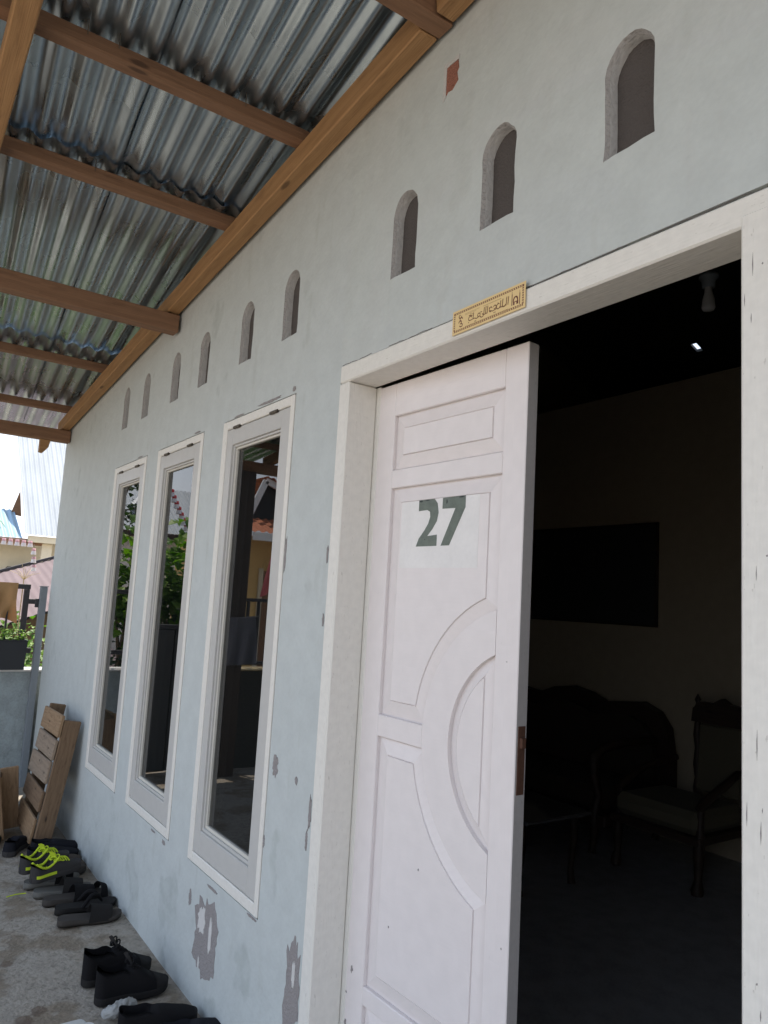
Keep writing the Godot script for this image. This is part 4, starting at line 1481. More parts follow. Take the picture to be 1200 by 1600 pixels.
func build_plants() -> void:
	shrub("broad_leaf_shrub", "broad leaved green shrub behind the low wall, mirrored in the far window", Vector3(-7.25, -0.16, 0.86), Vector3(-7.25, 1.55, 0.86), Vector3(0.30, 0.50, 0.30), 420, 0.13, M.leaf, M.leaf_light, "shrubs behind the low wall")
	shrub("broad_leaf_shrub", "broad leaved green shrub behind the gate, mirrored in the middle window", Vector3(-7.35, -0.16, 1.42), Vector3(-7.35, 1.55, 1.40), Vector3(0.35, 0.60, 0.36), 520, 0.15, M.leaf, M.leaf_light, "shrubs behind the low wall")
	shrub("dark_shrub", "dark dense shrub standing behind the sheet gate", Vector3(-6.95, -0.16, 1.15), Vector3(-7.0, 0.75, 1.25), Vector3(0.4, 0.65, 0.7), 900, 0.08, M.leaf_dark, M.leaf_dark, "shrubs behind the low wall")
	shrub("weed_clump", "sunlit green weeds growing below the iron fence rails", Vector3(-7.9, -0.16, -0.08), Vector3(-7.9, 0.55, -0.05), Vector3(0.4, 0.55, 0.5), 1500, 0.07, M.leaf_light, M.leaf, "shrubs behind the low wall")
	# thin tree whose upper twigs show in the far window
	var t := thing("thin_tree", "thin dark leaved tree reaching over the shrubs, mirrored in the far window", "tree", Vector3(-9.4, -0.16, 1.1))
	var g := Geo.new()
	g.tube([Vector3(-9.4, -0.3, 1.1), Vector3(-9.35, 1.3, 1.12), Vector3(-9.2, 2.2, 1.15)], [0.05, 0.04, 0.028], 8)
	var ends := []
	for k in 9:
		var e := Vector3(-9.0 + rng.randfn(0, 0.35), 2.62 + rng.randf_range(-0.35, 0.45), 1.22 + rng.randf_range(-0.22, 0.24))
		g.tube([Vector3(-9.2, 2.18, 1.15), Vector3(-9.15, 2.4, 1.2).lerp(e, 0.3), e], [0.02, 0.012, 0.004], 6)
		ends.append(e)
	part(t, "trunk", g, M.bark, true)
	g = Geo.new()
	for k in 260:
		var e: Vector3 = ends[k % 9]
		leaf(g, e + Vector3(rng.randfn(0, 0.12), rng.randfn(0, 0.06), rng.randfn(0, 0.10)), rng.randf_range(0.05, 0.10), Vector3(rng.randfn(), rng.randfn(0, 0.4) - 0.3, rng.randfn()))
	part(t, "crown", g, M.leaf_dark, true)
	# palm-like leaf at the very edge of the view
	t = thing("palm_plant", "bright leafed palm peeping in beside the blue veranda roof", "plant", Vector3(-8.4, -0.16, 0.36))
	g = Geo.new()
	g.tube([Vector3(-8.4, -0.3, 0.36), Vector3(-8.4, 1.2, 0.36), Vector3(-8.4, 2.12, 0.30)], [0.05, 0.04, 0.02], 8)
	part(t, "stem", g, M.bark, true)
	for k in 8:
		g = Geo.new()
		var a := TAU * k / 8.0 + 0.3
		var rows := []
		for i in 7:
			var s := i / 6.0
			var p := Vector3(-8.4, 2.12, 0.30) + Vector3(cos(a) * 0.26 * s, 0.16 * s - 0.26 * s * s, sin(a) * 0.26 * s)
			var w := 0.035 * sin(PI * (0.12 + 0.88 * s)) * Vector3(-sin(a), 0, cos(a))
			rows.append(PackedVector3Array([p - w, p + Vector3(0, -0.008, 0), p + w]))
		g.grid(rows, false, false, 0.1, 0.1)
		part(t, "frond", g, M.leaf_light, true)
	# dry stalk fan in the planter
	t = thing("dry_stalks", "fan of dry straw coloured stalks rising behind the iron fence", "plant", Vector3(-6.30, -0.16, 0.150))
	g = Geo.new()
	var c := Vector3(-6.30, 1.50, 0.150)
	g.tube([Vector3(-6.30, -0.2, 0.150), Vector3(-6.30, 0.8, 0.155), c], 0.004, 6)
	for k in 9:
		var a := deg_to_rad(lerpf(35, 150, k / 8.0))
		var l := rng.randf_range(0.08, 0.13)
		g.tube([c, c + Vector3(rng.randfn(0, 0.02), sin(a) * l * 0.6, cos(a) * l * 0.5), c + Vector3(rng.randfn(0, 0.04), sin(a) * l * 0.95, cos(a) * l)], [0.0022, 0.0018, 0.001], 5)
	part(t, "stalks", g, M.straw, true)


# ---------------------------------------------------------------- the dark room
func build_interior() -> void:
	var FY := 0.016
	# sofa with a carved, humped back
	var t := thing("sofa", "carved dark wood sofa with humped back against the inner wall", "sofa", Vector3(-3.95, FY, -3.0))
	var top := [Vector2(-4.85, 0.55), Vector2(-4.84, 0.74), Vector2(-4.75, 0.86), Vector2(-4.6, 0.89), Vector2(-4.42, 0.86), Vector2(-4.28, 0.85), Vector2(-4.12, 0.91), Vector2(-3.96, 0.935), Vector2(-3.80, 0.91), Vector2(-3.66, 0.86), Vector2(-3.5, 0.88), Vector2(-3.33, 0.90), Vector2(-3.20, 0.85), Vector2(-3.12, 0.75), Vector2(-3.09, 0.55)]
	var outer := PackedVector2Array([Vector2(-3.09, 0.25), Vector2(-4.85, 0.25)])
	outer.reverse()
	var P := PackedVector2Array([Vector2(-4.85, 0.25)])
	for q in top: P.append(q)
	P.append(Vector2(-3.09, 0.25))
	var g := Geo.new()
	g.prism(P, Transform3D(), -3.46, -3.38)
	part(t, "back_frame", g, M.dark_wood, true)
	P = PackedVector2Array([Vector2(-4.76, 0.40)])
	for q in top: P.append(Vector2(lerpf(q.x, -3.97, 0.10), 0.40 + (q.y - 0.40) * 0.80))
	P.append(Vector2(-3.18, 0.40))
	g = Geo.new()
	g.prism(P, Transform3D(), -3.379, -3.33)
	part(t, "back_cushion", g, M.sofa_cloth, true)
	g = Geo.new()
	g.box(at(-3.97, 0.33, -3.05), Vector3(1.60, 0.14, 0.54), 0.03)
	part(t, "seat_cushion", g, M.sofa_cloth, true)
	g = Geo.new()
	g.box(at(-3.97, 0.22, -3.06), Vector3(1.72, 0.075, 0.62), 0.008)
	part(t, "seat_frame", g, M.dark_wood, true)
	for x in [-4.80, -3.20]:
		g = Geo.new()
		g.tube([Vector3(x, 0.66, -3.37), Vector3(x, 0.67, -3.1), Vector3(x - 0.01, 0.64, -2.84), Vector3(x - 0.01, 0.59, -2.76), Vector3(x, 0.48, -2.75), Vector3(x + 0.02, 0.36, -2.78), Vector3(x + 0.01, 0.26, -2.75)], [0.03, 0.03, 0.035, 0.035, 0.028, 0.025, 0.03], 8)
		part(t, "arm", g, M.dark_wood, true)
		for z in [-2.76, -3.40]:
			g = Geo.new()
			g.tube([Vector3(x, 0.26, z), Vector3(x + 0.015, 0.14, z + 0.01), Vector3(x - 0.005, 0.05, z), Vector3(x, FY, z + 0.015)], [0.034, 0.026, 0.020, 0.030], 8)
			part(t, "leg", g, M.dark_wood, true)
	# carved side chair
	t = thing("carved_chair", "carved dark chair with pale cushions seen through the open doorway", "chair", Vector3(-2.70, FY, -2.98))
	g = Geo.new()
	g.box(at(-2.74, 0.375, -2.96), Vector3(0.56, 0.125, 0.50), 0.04)
	part(t, "seat_cushion", g, M.cushion, true)
	g = Geo.new()
	g.box(at(-2.74, 0.29, -2.96), Vector3(0.58, 0.045, 0.52), 0.006)
	part(t, "seat_frame", g, M.dark_wood, true)
	g = Geo.new()
	g.box(Transform3D(Basis(Vector3.RIGHT, -0.10), Vector3(-2.62, 0.66, -3.185)), Vector3(0.27, 0.40, 0.04), 0.015)
	part(t, "back_cushion", g, M.cushion, true)
	g = Geo.new()
	g.prism(PackedVector2Array([Vector2(-2.82, 0.86), Vector2(-2.42, 0.86), Vector2(-2.43, 0.95), Vector2(-2.50, 0.985), Vector2(-2.57, 0.99), Vector2(-2.62, 1.02), Vector2(-2.68, 0.985), Vector2(-2.76, 0.985), Vector2(-2.81, 0.94)]), Transform3D(), -3.25, -3.20)
	part(t, "crest", g, M.dark_wood, true)
	for x in [-2.79, -2.45]:
		g = Geo.new()
		g.lathe([Vector2(0.022, FY), Vector2(0.024, 0.30), Vector2(0.018, 0.40), Vector2(0.026, 0.46), Vector2(0.017, 0.52), Vector2(0.026, 0.60), Vector2(0.017, 0.70), Vector2(0.026, 0.78), Vector2(0.018, 0.86), Vector2(0.02, 0.95), Vector2(0.010, 0.97), Vector2(0.019, 0.995), Vector2(0.001, 1.03)], Vector3(x, 0, -3.225), 10)
		part(t, "back_post", g, M.dark_wood, true)
	for x in [-3.0, -2.47]:
		g = Geo.new()
		g.tube([Vector3(x, 0.31, -2.74), Vector3(x + 0.01, 0.20, -2.725), Vector3(x, 0.09, -2.735), Vector3(x + 0.004, 0.04, -2.72), Vector3(x + 0.004, FY, -2.72)], [0.032, 0.028, 0.020, 0.034, 0.030], 8)
		part(t, "leg", g, M.dark_wood, true)
		g = Geo.new()
		g.tube([Vector3(x, 0.46, -2.76), Vector3(x, 0.31, -2.75)], [0.018, 0.024], 8)
		part(t, "arm_post", g, M.dark_wood, true)
		g = Geo.new()
		g.tube([Vector3(lerpf(x, -2.62, 0.2), 0.62, -3.21), Vector3(x, 0.56, -2.98), Vector3(x, 0.485, -2.78), Vector3(x, 0.455, -2.74)], [0.02, 0.022, 0.026, 0.024], 8)
		part(t, "arm", g, M.dark_wood, true)
	# low table
	t = thing("coffee_table", "low dark table with shiny top behind the door leaf", "table", Vector3(-3.3, FY, -2.0))
	g = Geo.new()
	g.box(at(-3.32, 0.40, -2.02), Vector3(1.02, 0.022, 0.50), 0.008)
	part(t, "table_top", g, M.table_gloss, true)
	for x in [-3.74, -2.90]:
		for z in [-2.22, -1.82]:
			g = Geo.new()
			g.tube([Vector3(x, 0.388, z), Vector3(x + 0.01, 0.25, z), Vector3(x - 0.01, 0.1, z), Vector3(x, FY, z)], [0.025, 0.02, 0.016, 0.022], 8)
			part(t, "leg", g, M.dark_wood, true)
	# picture
	t = thing("wall_picture", "wide dark picture hanging above the sofa", "picture", Vector3(-3.88, 1.8, -3.49))
	g = Geo.new()
	span(g, -4.47, -3.29, 1.435, 2.155, -3.499, -3.478, 0.004)
	part(t, "print", g, M.picture_print, true)
	for e in [[-4.47, -3.29, 1.42, 1.4345], [-4.47, -3.29, 2.1555, 2.17], [-4.485, -4.4705, 1.42, 2.17], [-3.2895, -3.275, 1.42, 2.17]]:
		g = Geo.new()
		span(g, e[0], e[1], e[2], e[3], -3.499, -3.47, 0.002)
		part(t, "frame_strip", g, M.dark_wood, true)
	# hanging bulb
	t = thing("hanging_bulb", "unlit bulb in a holder hanging below the doorway head", "light bulb", Vector3(-1.467, 2.58, -1.2))
	g = Geo.new()
	g.tube([Vector3(-1.467, 4.14, -1.2), Vector3(-1.467, 2.72, -1.2)], 0.004, 6)
	part(t, "cord", g, M.dark_iron, true)
	g = Geo.new()
	g.lathe([Vector2(0.001, 2.665), Vector2(0.022, 2.665), Vector2(0.024, 2.69), Vector2(0.034, 2.70), Vector2(0.034, 2.71), Vector2(0.012, 2.725), Vector2(0.001, 2.726)], Vector3(-1.467, 0, -1.2), 14)
	part(t, "holder", g, M.grey_post, true)
	g = Geo.new()
	g.lathe([Vector2(0.001, 2.578), Vector2(0.018, 2.580), Vector2(0.024, 2.59), Vector2(0.021, 2.62), Vector2(0.014, 2.645), Vector2(0.013, 2.664)], Vector3(-1.467, 0, -1.2), 14)
	part(t, "bulb", g, M.bulb_glass, true)


# ---------------------------------------------------------------- pallet-wood seat
func build_pallet_seat() -> void:
	var t := thing("pallet_seat", "rough pallet wood seat back leaning against the house wall by the shoes", "seat", Vector3(-4.85, 0, 0.12))
	# plane of the slats: from (y 0, z 0.19) to (y 0.73, z 0.11)
	var zs := func(y: float) -> float: return 0.222 - 0.150 * y
	var lean := atan(0.150)
	for e in [[-4.655, 0.70], [-5.10, 0.735]]:
		var g := Geo.new()
		g.off = Vector2(rng.randf() * 3, rng.randf())
		var zt: float = zs.call(e[1])
		var zb: float = zs.call(0.0)
		g.box(Transform3D(Basis(Vector3.RIGHT, -lean), Vector3(e[0], e[1] / 2 + 0.004, (zt + zb) / 2 - 0.052)), Vector3(0.026, e[1], 0.094), 0.004)
		part(t, "upright", g, M.pallet_dark, true)
	var slats := [[0.605, 0.728, -5.125, -4.640, M.pallet_wood], [0.480, 0.592, -5.12, -4.648, M.pallet_grey], [0.345, 0.468, -5.15, -4.655, M.pallet_grey], [0.205, 0.318, -5.13, -4.650, M.pallet_dark], [0.035, 0.170, -5.12, -4.668, M.pallet_wood]]
	for s in slats:
		var g := Geo.new()
		g.off = Vector2(rng.randf() * 3, rng.randf())
		var y: float = (s[0] + s[1]) / 2
		var b := Basis(Vector3.RIGHT, -lean) * Basis(Vector3(0, 0, 1), rng.randf_range(-0.045, 0.045))
		g.box(Transform3D(b, Vector3((s[2] + s[3]) / 2, y, zs.call(y) + 0.008)), Vector3(s[3] - s[2], s[1] - s[0], 0.018), 0.004)
		part(t, "slat", g, s[4], true)
	# short box that sticks out in front
	var g := Geo.new()
	g.box(Transform3D(Basis(Vector3.RIGHT, 0.10), Vector3(-5.085, 0.19, 0.285)), Vector3(0.022, 0.36, 0.10), 0.003)
	part(t, "side_board", g, M.pallet_wood, true)
	g = Geo.new()
	g.off = Vector2(1.3, 0.4)
	g.box(Transform3D(Basis(Vector3.RIGHT, 0.16), Vector3(-5.10, 0.185, 0.362)), Vector3(0.46, 0.36, 0.022), 0.004)
	part(t, "front_board", g, M.pallet_wood, true)


# ---------------------------------------------------------------- shoes
func shoe_meshes(L: float, W: float, H: float, open: float, toe: float, dip := 0.18) -> Array:
	# [sole, upper]; heel at x = 0, toe at x = L, resting on y = 0
	var outline := func(t: float) -> float:   # half width along the length
		var hw := lerpf(0.72, 1.0, smoothstep(0.15, 0.7, t))
		var heel := sqrt(maxf(0.0, 1.0 - pow(maxf(0.0, (0.10 - t) / 0.10), 2.0)))
		var tip := sqrt(maxf(0.0, 1.0 - pow(maxf(0.0, (t - 0.78) / 0.22), 2.2)))
		var waist := 1.0 - 0.10 * exp(-pow((t - 0.38) / 0.14, 2.0))
		return W / 2 * hw * heel * tip * waist
	var curve := func(t: float) -> float: return 0.012 * (t - 0.35) * sin(PI * t)   # foot bends inwards
	var lift := func(t: float) -> float: return toe * pow(maxf(0.0, (t - 0.72) / 0.28), 2.0)
	var sole := Geo.new()
	var N := 22
	var th := 0.024
	var rows := []
	for i in N + 1:
		var t := 0.5 - 0.5 * cos(PI * i / N)
		var w: float = outline.call(t) + 0.001
		var x := t * L
		var z: float = curve.call(t)
		var y: float = lift.call(t)
		rows.append(PackedVector3Array([Vector3(x, y, z - w * 0.9), Vector3(x, y + 0.003, z - w), Vector3(x, y + th, z - w * 1.03), Vector3(x, y + th + 0.002, z - w * 0.93), Vector3(x, y + th + 0.002, z + w * 0.93), Vector3(x, y + th, z + w * 1.03), Vector3(x, y + 0.003, z + w), Vector3(x, y, z + w * 0.9)]))
	sole.grid(rows, true, false, 0.02, 0.02)
	var upper := Geo.new()
	rows = []
	for i in N + 1:
		var t := 0.5 - 0.5 * cos(PI * i / N)
		var w: float = outline.call(t) * 0.97
		var x := t * L
		var z: float = curve.call(t)
		var y0: float = th + lift.call(t)
		var o := 1.0 - smoothstep(open - 0.10, open + 0.02, t)           # 1 where the shoe is open
		var high := lerpf(H * (1.0 - dip * sin(PI * clampf(t / open, 0, 1))), 0.045 + (H * 0.82 - 0.045) * (1.0 - smoothstep(open, 0.92, t)), smoothstep(open - 0.12, open, t))
		high *= lerpf(0.55, 1.0, sqrt(clampf((1.0 - t) / 0.16, 0, 1)))
		var row := PackedVector3Array()
		for j in 15:
			var s := j / 14.0 * 2.0 - 1.0        # -1 .. 1 across
			var q := absf(s)
			# closed: an arch
			var a := (1.0 - q) * PI / 2
			var cz := signf(s) * w * pow(cos(a), 0.75)
			var cy := y0 + (high - y0) * pow(sin(a), 0.62)
			# open: wall up, rim, wall down to the insole
			var oz := 0.0
			var oy := 0.0
			if q > 0.55:
				var e := (1.0 - q) / 0.45
				oz = signf(s) * w * (1.0 - 0.22 * e * e)
				oy = lerpf(y0, high, e)
			else:
				var e := q / 0.55
				oz = signf(s) * w * 0.70 * minf(1.0, e * 1.25)
				oy = lerpf(y0 + 0.006, high - 0.006, smoothstep(0.62, 1.0, e))
			row.append(Vector3(x, lerpf(cy, oy, o), z + lerpf(cz, oz, o)))
		rows.append(row)
	upper.grid(rows, false, false, 0.02, 0.02)
	# lining: the inner faces round the opening; cap: the toe
	var lining := Geo.new()
	var inner := []
	for i in N + 1:
		var t := 0.5 - 0.5 * cos(PI * i / N)
		if t > 0.004 and t < open - 0.03:
			var r := PackedVector3Array()
			for j in range(4, 11): r.append(rows[i][j] + Vector3(0, 0.0012, -signf(j - 7.0) * 0.001))
			inner.append(r)
	lining.grid(inner, false, false, 0.02, 0.02)
	var cap := Geo.new()
	inner = []
	for i in N + 1:
		var t := 0.5 - 0.5 * cos(PI * i / N)
		if t > 0.74:
			var r := PackedVector3Array()
			for j in 15:
				var q: Vector3 = rows[i][j]
				r.append(Vector3(q.x + 0.0015, q.y + 0.0018, q.z * 1.02))
			inner.append(r)
	cap.grid(inner, false, false, 0.02, 0.02)
	return [sole, upper, lining, cap]


func sneaker(label: String, p: Vector3, turn: float, cfg: Dictionary, group: String) -> Node3D:
	var t := thing("shoe", label, "shoe", p, turn, group)
	if cfg.has("tip"): t.rotation.z = cfg.tip
	if cfg.has("bank"): t.rotation.x = cfg.bank
	var s := shoe_meshes(cfg.get("L", 0.27), cfg.get("W", 0.10), cfg.get("H", 0.095), cfg.get("open", 0.46), cfg.get("toe", 0.012), cfg.get("dip", 0.18))
	part(t, "sole", s[0], cfg.sole)
	part(t, "upper", s[1], cfg.upper)
	if cfg.has("lining"): part(t, "lining", s[2], cfg.lining)
	if cfg.has("cap"): part(t, "toe_cap", s[3], cfg.cap)
	var L: float = cfg.get("L", 0.27)
	var H: float = cfg.get("H", 0.095)
	if cfg.has("lace"):
		for k in 5:
			var g := Geo.new()
			var u: float = cfg.get("open", 0.46) + 0.015 + k * 0.055
			var y: float = lerpf(H * 0.86, 0.062, k / 4.6)
			var pts := []
			for j in 7:
				var a := lerpf(-1.0, 1.0, j / 6.0)
				pts.append(Vector3(u * L + 0.008 * a, y + 0.010 - 0.018 * a * a, 0.026 * a))
			g.tube(pts, 0.0035, 6)
			part(t, "lace", g, cfg.lace)
		for sgn in [-1.0, 1.0]:
			var g := Geo.new()
			var c := Vector3(cfg.get("open", 0.46) * L + 0.01, H * 0.9, 0)
			var pts := []
			for j in 10:
				var a := TAU * j / 10.0
				pts.append(c + Vector3(0.010 * sin(a) - 0.006, 0.014 * sin(a) + 0.004, sgn * (0.016 - 0.016 * cos(a))))
			pts.append(c + Vector3(0.02, -0.012, sgn * 0.036))
			g.tube(pts, 0.003, 6)
			part(t, "bow", g, cfg.lace)
	if cfg.has("lace") and not cfg.has("stripe"):
		var tg := Geo.new()
		var o: float = cfg.get("open", 0.46)
		var tongue0 := []
		for i in 6:
			var s2 := i / 5.0
			var cx := L * (o + 0.05 - 0.10 * s2)
			var cy := H * (0.80 + 0.32 * s2)
			tongue0.append(PackedVector3Array([Vector3(cx, cy - 0.010, -0.026), Vector3(cx + 0.004, cy, -0.012), Vector3(cx + 0.005, cy + 0.002, 0), Vector3(cx + 0.004, cy, 0.012), Vector3(cx, cy - 0.010, 0.026)]))
		tg.grid(tongue0, false, false, 0.02, 0.02)
		part(t, "tongue", tg, M.shoe_grey)
	if cfg.has("stripe"):
		var g := Geo.new()
		for sgn in [-1.0, 1.0]:
			var a := PackedVector3Array()
			var b := PackedVector3Array()
			for j in 9:
				var u := lerpf(0.03, 0.40, j / 8.0)
				var hw: float = cfg.get("W", 0.10) / 2 * lerpf(0.72, 1.0, smoothstep(0.15, 0.7, u)) * sqrt(maxf(0.0, 1.0 - pow(maxf(0.0, (0.10 - u) / 0.10), 2.0))) * 1.06 + 0.001
				a.append(Vector3(u * L, 0.022, sgn * hw))
				b.append(Vector3(u * L, 0.036, sgn * hw * 0.985))
			g.grid([a, b], false, sgn > 0, 0.02, 0.02)
		part(t, "stripe", g, cfg.stripe)
		g = Geo.new()
		# bright collar lining
		for sgn in [-1.0, 1.0]:
			var pts := []
			for j in 9:
				var u := lerpf(0.02, cfg.get("open", 0.46), j / 8.0)
				var hw: float = cfg.get("W", 0.10) / 2 * lerpf(0.72, 1.0, smoothstep(0.15, 0.7, u)) * sqrt(maxf(0.0, 1.0 - pow(maxf(0.0, (0.10 - u) / 0.10), 2.0))) * 0.74
				pts.append(Vector3(u * L + 0.006, H * (1.0 - cfg.get("dip", 0.18) * sin(PI * clampf(u / cfg.get("open", 0.46), 0, 1))) - 0.001, sgn * hw))
			g.tube(pts, 0.0055, 6)
		part(t, "collar", g, cfg.stripe)
		g = Geo.new()
		var tongue := []
		for i in 5:
			var s2 := i / 4.0
			tongue.append(PackedVector3Array([Vector3(L * (0.50 - 0.10 * s2), 0.055 + 0.055 * s2, -0.024), Vector3(L * (0.50 - 0.10 * s2) + 0.003, 0.061 + 0.055 * s2, 0), Vector3(L * (0.50 - 0.10 * s2), 0.055 + 0.055 * s2, 0.024)]))
		g.grid(tongue, false, false, 0.02, 0.02)
		part(t, "tongue", g, cfg.stripe)
	return t


func sandal(label: String, p: Vector3, turn: float, sole_m: Material, strap_m: Material, kind: String, group: String, L := 0.265) -> Node3D:
	var t := thing("sandal", label, "sandal", p, turn, group)
	var g := Geo.new()
	var rows := []
	var N := 22
	for i in N + 1:
		var u := 0.5 - 0.5 * cos(PI * i / N)
		var hw := 0.050 * lerpf(0.74, 1.0, smoothstep(0.15, 0.7, u)) * sqrt(maxf(0.0, 1.0 - pow(maxf(0.0, (0.12 - u) / 0.12), 2.0))) * sqrt(maxf(0.0, 1.0 - pow(maxf(0.0, (u - 0.76) / 0.24), 2.2))) * (1.0 - 0.10 * exp(-pow((u - 0.4) / 0.14, 2.0)))
		var y := 0.010 * pow(maxf(0.0, (u - 0.7) / 0.3), 2.0)
		var th := lerpf(0.030, 0.020, smoothstep(0.1, 0.7, u))
		var x := u * L
		rows.append(PackedVector3Array([Vector3(x, y, -hw * 0.95), Vector3(x, y + th * 0.5, -hw), Vector3(x, y + th - 0.002, -hw), Vector3(x, y + th, -hw * 0.95), Vector3(x, y + th - 0.003, 0), Vector3(x, y + th, hw * 0.95), Vector3(x, y + th - 0.002, hw), Vector3(x, y + th * 0.5, hw), Vector3(x, y, hw * 0.95)]))
	g.grid(rows, true, false, 0.02, 0.02)
	part(t, "sole", g, sole_m)
	if kind == "thong":
		for sgn in [-1.0, 1.0]:
			g = Geo.new()
			var a := []
			for j in 8:
				var s := j / 7.0
				a.append(Vector3(lerpf(L * 0.76, L * 0.40, s), 0.022 + 0.042 * sin(PI * minf(1.0, s * 1.05)) + 0.004, sgn * 0.047 * pow(s, 0.8)))
			g.tube(a, [0.005, 0.008, 0.0095, 0.010, 0.010, 0.010, 0.009, 0.007], 7)
			part(t, "strap", g, strap_m)
	else:
		for band in ([[0.46, 0.80]] if kind == "slide" else [[0.50, 0.62], [0.68, 0.82]]):
			g = Geo.new()
			rows = []
			for i in 6:
				var u := lerpf(band[0], band[1], i / 5.0)
				var row := PackedVector3Array()
				for j in 13:
					var a := PI * j / 12.0
					row.append(Vector3(u * L + 0.012 * sin(a), 0.012 + (0.062 - 0.05 * (u - 0.45)) * sin(a), -0.052 * cos(a) * (1.0 if u < 0.75 else 0.94)))
				rows.append(row)
			g.grid(rows, false, false, 0.02, 0.02)
			var inner := []
			for r in rows:
				var q := PackedVector3Array()
				for v in r: q.append(Vector3(v.x, 0.012 + (v.y - 0.012) * 0.93, v.z * 0.94))
				inner.append(q)
			g.grid(inner, false, true, 0.02, 0.02)
			g.grid([rows[0], inner[0]], false, true, 0.02, 0.02)
			g.grid([rows[5], inner[5]], false, false, 0.02, 0.02)
			part(t, "strap", g, strap_m)
	return t


func build_shoes() -> void:
	var to_wall := PI / 2   # toe points to the wall (-z)
	var near := "shoes by the door side of the wall"
	var far := "shoes below the pallet seat"
	var black := {"cap": M.foam_dark, "sole": M.foam_dark, "upper": M.shoe_black, "lace": M.shoe_black, "H": 0.135, "L": 0.265, "W": 0.105, "open": 0.42, "toe": 0.010}
	sneaker("black high shoe, farther of the pair by the peeled patch", Vector3(-3.035, 0.004, 0.315), to_wall + 0.10, black, near)
	sneaker("black high shoe, nearer of the pair by the peeled patch", Vector3(-2.885, 0.004, 0.305), to_wall + 0.02, black, near)
	var low := black.duplicate()
	low.H = 0.085
	low.erase("lace")
	low.erase("cap")
	sneaker("low black shoe lying beside the crumpled grey sock", Vector3(-2.665, 0.003, 0.285), to_wall - 0.15, low, near)
	var navy := low.duplicate()
	navy.upper = M.shoe_navy
	navy.sole = M.shoe_navy
	var last := sneaker("low dark shoe with a small yellow mark close to the wall", Vector3(-2.50, 0.003, 0.20), to_wall - 0.05, navy, near)
	var g := Geo.new()
	g.prism(PackedVector2Array([Vector2(0, -0.004), Vector2(0.004, 0.001), Vector2(0.001, 0.009), Vector2(-0.003, 0.004)]), Transform3D(Basis(Vector3(0, 0, -1), 0.0), Vector3(0.205, 0.066, -0.012)) * Transform3D(Basis(Vector3.RIGHT, -1.2), Vector3.ZERO), 0.0, 0.004)
	part(last, "yellow_mark", g, M.lime)
	sandal("white sandal just entering at the lower edge of the picture", Vector3(-2.62, 0.003, 0.60), to_wall + 0.35, M.white_rubber, M.white_rubber, "slide", near)
	# sock between the black shoes
	var t := thing("sock", "crumpled light grey sock lying between the black shoes", "sock", Vector3(-2.765, 0.003, 0.25))
	g = Geo.new()
	var crumple := noise(1.0, 301, 4)
	var rows := []
	for i in 25:
		var s := i / 24.0
		var c := Vector3(-2.765 + 0.012 * sin(s * 5.0), 0.026 + 0.010 * sin(s * 3.0), lerpf(0.315, 0.185, s))
		var r := 0.027 * pow(sin(PI * clampf(s, 0.0, 1.0)), 0.35)
		var ring := PackedVector3Array()
		for k in 20:
			var a := TAU * k / 20.0
			var d := Vector3(cos(a), sin(a) * 0.8, 0)
			var w := 1.0 + 0.45 * crumple.get_noise_3d(d.x * 1.8, d.y * 1.8, s * 6.0) + 0.3 * crumple.get_noise_3d(d.x * 5.0, d.y * 5.0, s * 17.0)
			var q := c + d * r * w
			q.y = maxf(q.y, 0.004)
			ring.append(q)
		rows.append(ring)
	g.grid(rows, true, true, 0.02, 0.02)
	part(t, "knit", g, M.sock, true)
	# row of sandals from the nearest back
	sandal("dark grey thong sandal, nearest of the row beneath the lime laced shoes", Vector3(-3.60, 0.003, 0.290), to_wall - 0.10, M.foam_grey, M.foam_dark, "slide", far, 0.27)
	sandal("dark thong sandal, second of the row beneath the lime laced shoes", Vector3(-3.725, 0.003, 0.275), to_wall + 0.0, M.foam_dark, M.shoe_black, "thong", far, 0.27)
	sandal("grey slide sandal, third of the row beneath the lime laced shoes", Vector3(-3.845, 0.003, 0.305), to_wall + 0.05, M.foam_grey, M.shoe_black, "slide", far, 0.27)
	sandal("dark slide sandal, fourth of the row beneath the lime laced shoes", Vector3(-3.965, 0.003, 0.325), to_wall - 0.04, M.sole_pale, M.foam_dark, "slide", far, 0.26)
	sandal("pale soled sandal half covered by the lime laced shoes", Vector3(-4.095, 0.003, 0.345), to_wall + 0.06, M.sole_pale, M.shoe_black, "bands", far, 0.26)
	sandal("small dark slipper with its toe against the wall", Vector3(-3.83, 0.003, 0.115), to_wall + 0.2, M.foam_dark, M.shoe_black, "slide", far, 0.10)
	var brown := {"sole": M.foam_grey, "upper": M.shoe_brown, "H": 0.075, "L": 0.25, "W": 0.098, "open": 0.36, "toe": 0.006}
	sneaker("brown grey slip on shoe between the lime laced shoes and the wall", Vector3(-4.225, 0.003, 0.275), to_wall - 0.03, brown, far)
	sneaker("brown grey slip on shoe next to the dark loafers", Vector3(-4.335, 0.003, 0.27), to_wall + 0.05, brown, far)
	var lime := {"dip": 0.36, "lining": M.lime, "sole": M.shoe_grey, "upper": M.shoe_grey, "lace": M.lime, "stripe": M.lime, "H": 0.092, "L": 0.265, "W": 0.098, "open": 0.44, "toe": 0.014}
	sneaker("grey running shoe with lime laces, nearer of the pair on the sandals", Vector3(-3.98, 0.062, 0.335), to_wall + 0.45, lime, far).rotation.z = 0.04
	sneaker("grey running shoe with lime laces, farther of the pair on the sandals", Vector3(-4.125, 0.062, 0.36), to_wall + 0.45, lime, far).rotation.z = 0.04
	var loafer := {"sole": M.shoe_black, "upper": M.shoe_navy, "H": 0.085, "L": 0.265, "W": 0.10, "open": 0.40, "toe": 0.010}
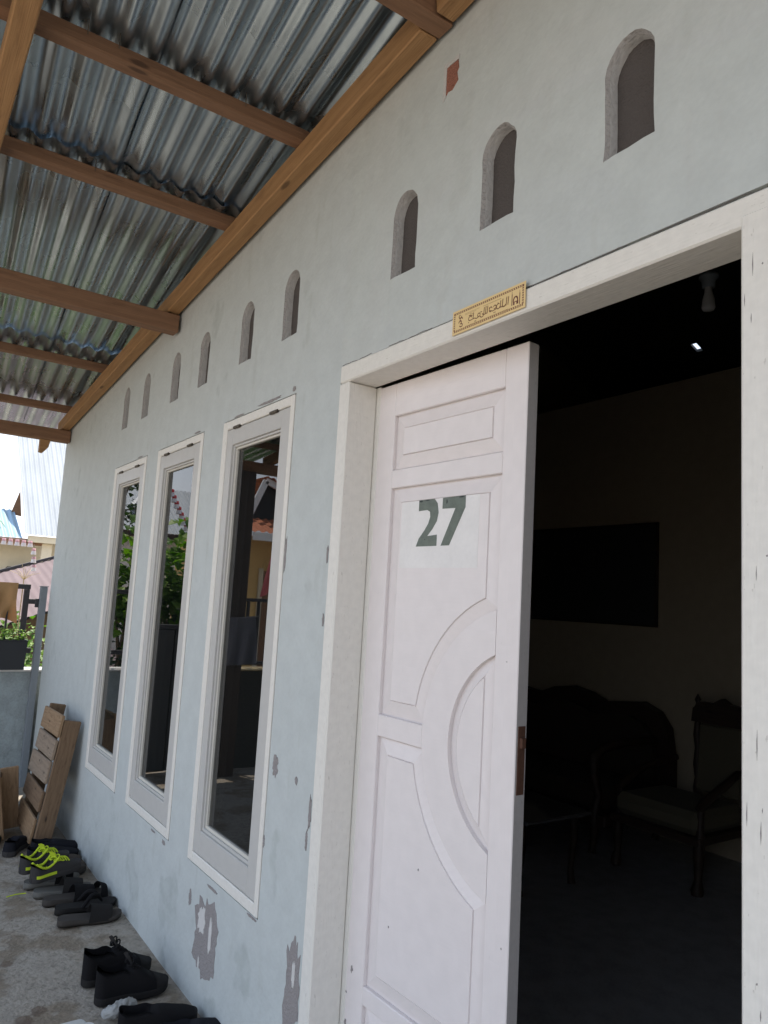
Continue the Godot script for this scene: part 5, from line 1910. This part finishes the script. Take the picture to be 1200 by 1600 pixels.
	sneaker("dark navy loafer beside the brown slip on shoes", Vector3(-4.455, 0.003, 0.275), to_wall + 0.02, loafer, far)
	sneaker("dark navy loafer at the foot of the pallet seat by the wall", Vector3(-4.58, 0.003, 0.235), to_wall - 0.04, loafer, far)
	var boot := {"sole": M.shoe_grey, "upper": M.shoe_navy, "H": 0.09, "L": 0.26, "W": 0.10, "open": 0.42, "toe": 0.010}
	sneaker("dark shoe with grey sole in front of the pallet seat, nearer of two", Vector3(-4.585, 0.003, 0.345), PI * 0.86, boot, far)
	sneaker("dark shoe with grey sole in front of the pallet seat, farther of two", Vector3(-4.66, 0.003, 0.46), PI * 0.9, boot, far)
	# loose lime lace on the floor
	t = thing("loose_lace", "loose lime lace end trailing over the concrete floor", "lace", Vector3(-4.02, 0.004, 0.40))
	g = Geo.new()
	g.tube([Vector3(-4.02, 0.008, 0.345), Vector3(-4.03, 0.006, 0.39), Vector3(-4.015, 0.006, 0.43)], 0.0025, 6)
	part(t, "cord", g, M.lime, true)


# ---------------------------------------------------------------- small things
func build_small() -> void:
	var t := thing("greeting_sticker", "gold sticker with brown key border and Arabic greeting above the door", "sticker", Vector3(-1.281, 2.187, 0.0095))
	var g := Geo.new()
	var x0 := -1.408
	var x1 := -1.155
	var y0 := 2.1565
	var y1 := 2.2185
	var z := 0.0105
	var P := [Vector3(x0, y0, z), Vector3(x1, y0, z), Vector3(x1, y1, z), Vector3(x0, y1, z)]
	g.tri(P[0], P[1], P[2], Vector2(0, 1), Vector2(1, 1), Vector2(1, 0))
	g.tri(P[0], P[2], P[3], Vector2(0, 1), Vector2(1, 0), Vector2(0, 0))
	var back := Vector3(0, 0, -0.0012)
	for i in 4:
		var k := (i + 1) % 4
		g.tri(P[i] + back, P[k] + back, P[k], Vector2(0.01, 0.01), Vector2(0.01, 0.01), Vector2(0.01, 0.01))
		g.tri(P[i] + back, P[k], P[i], Vector2(0.01, 0.01), Vector2(0.01, 0.01), Vector2(0.01, 0.01))
	part(t, "print", g, M.sticker_print, true)
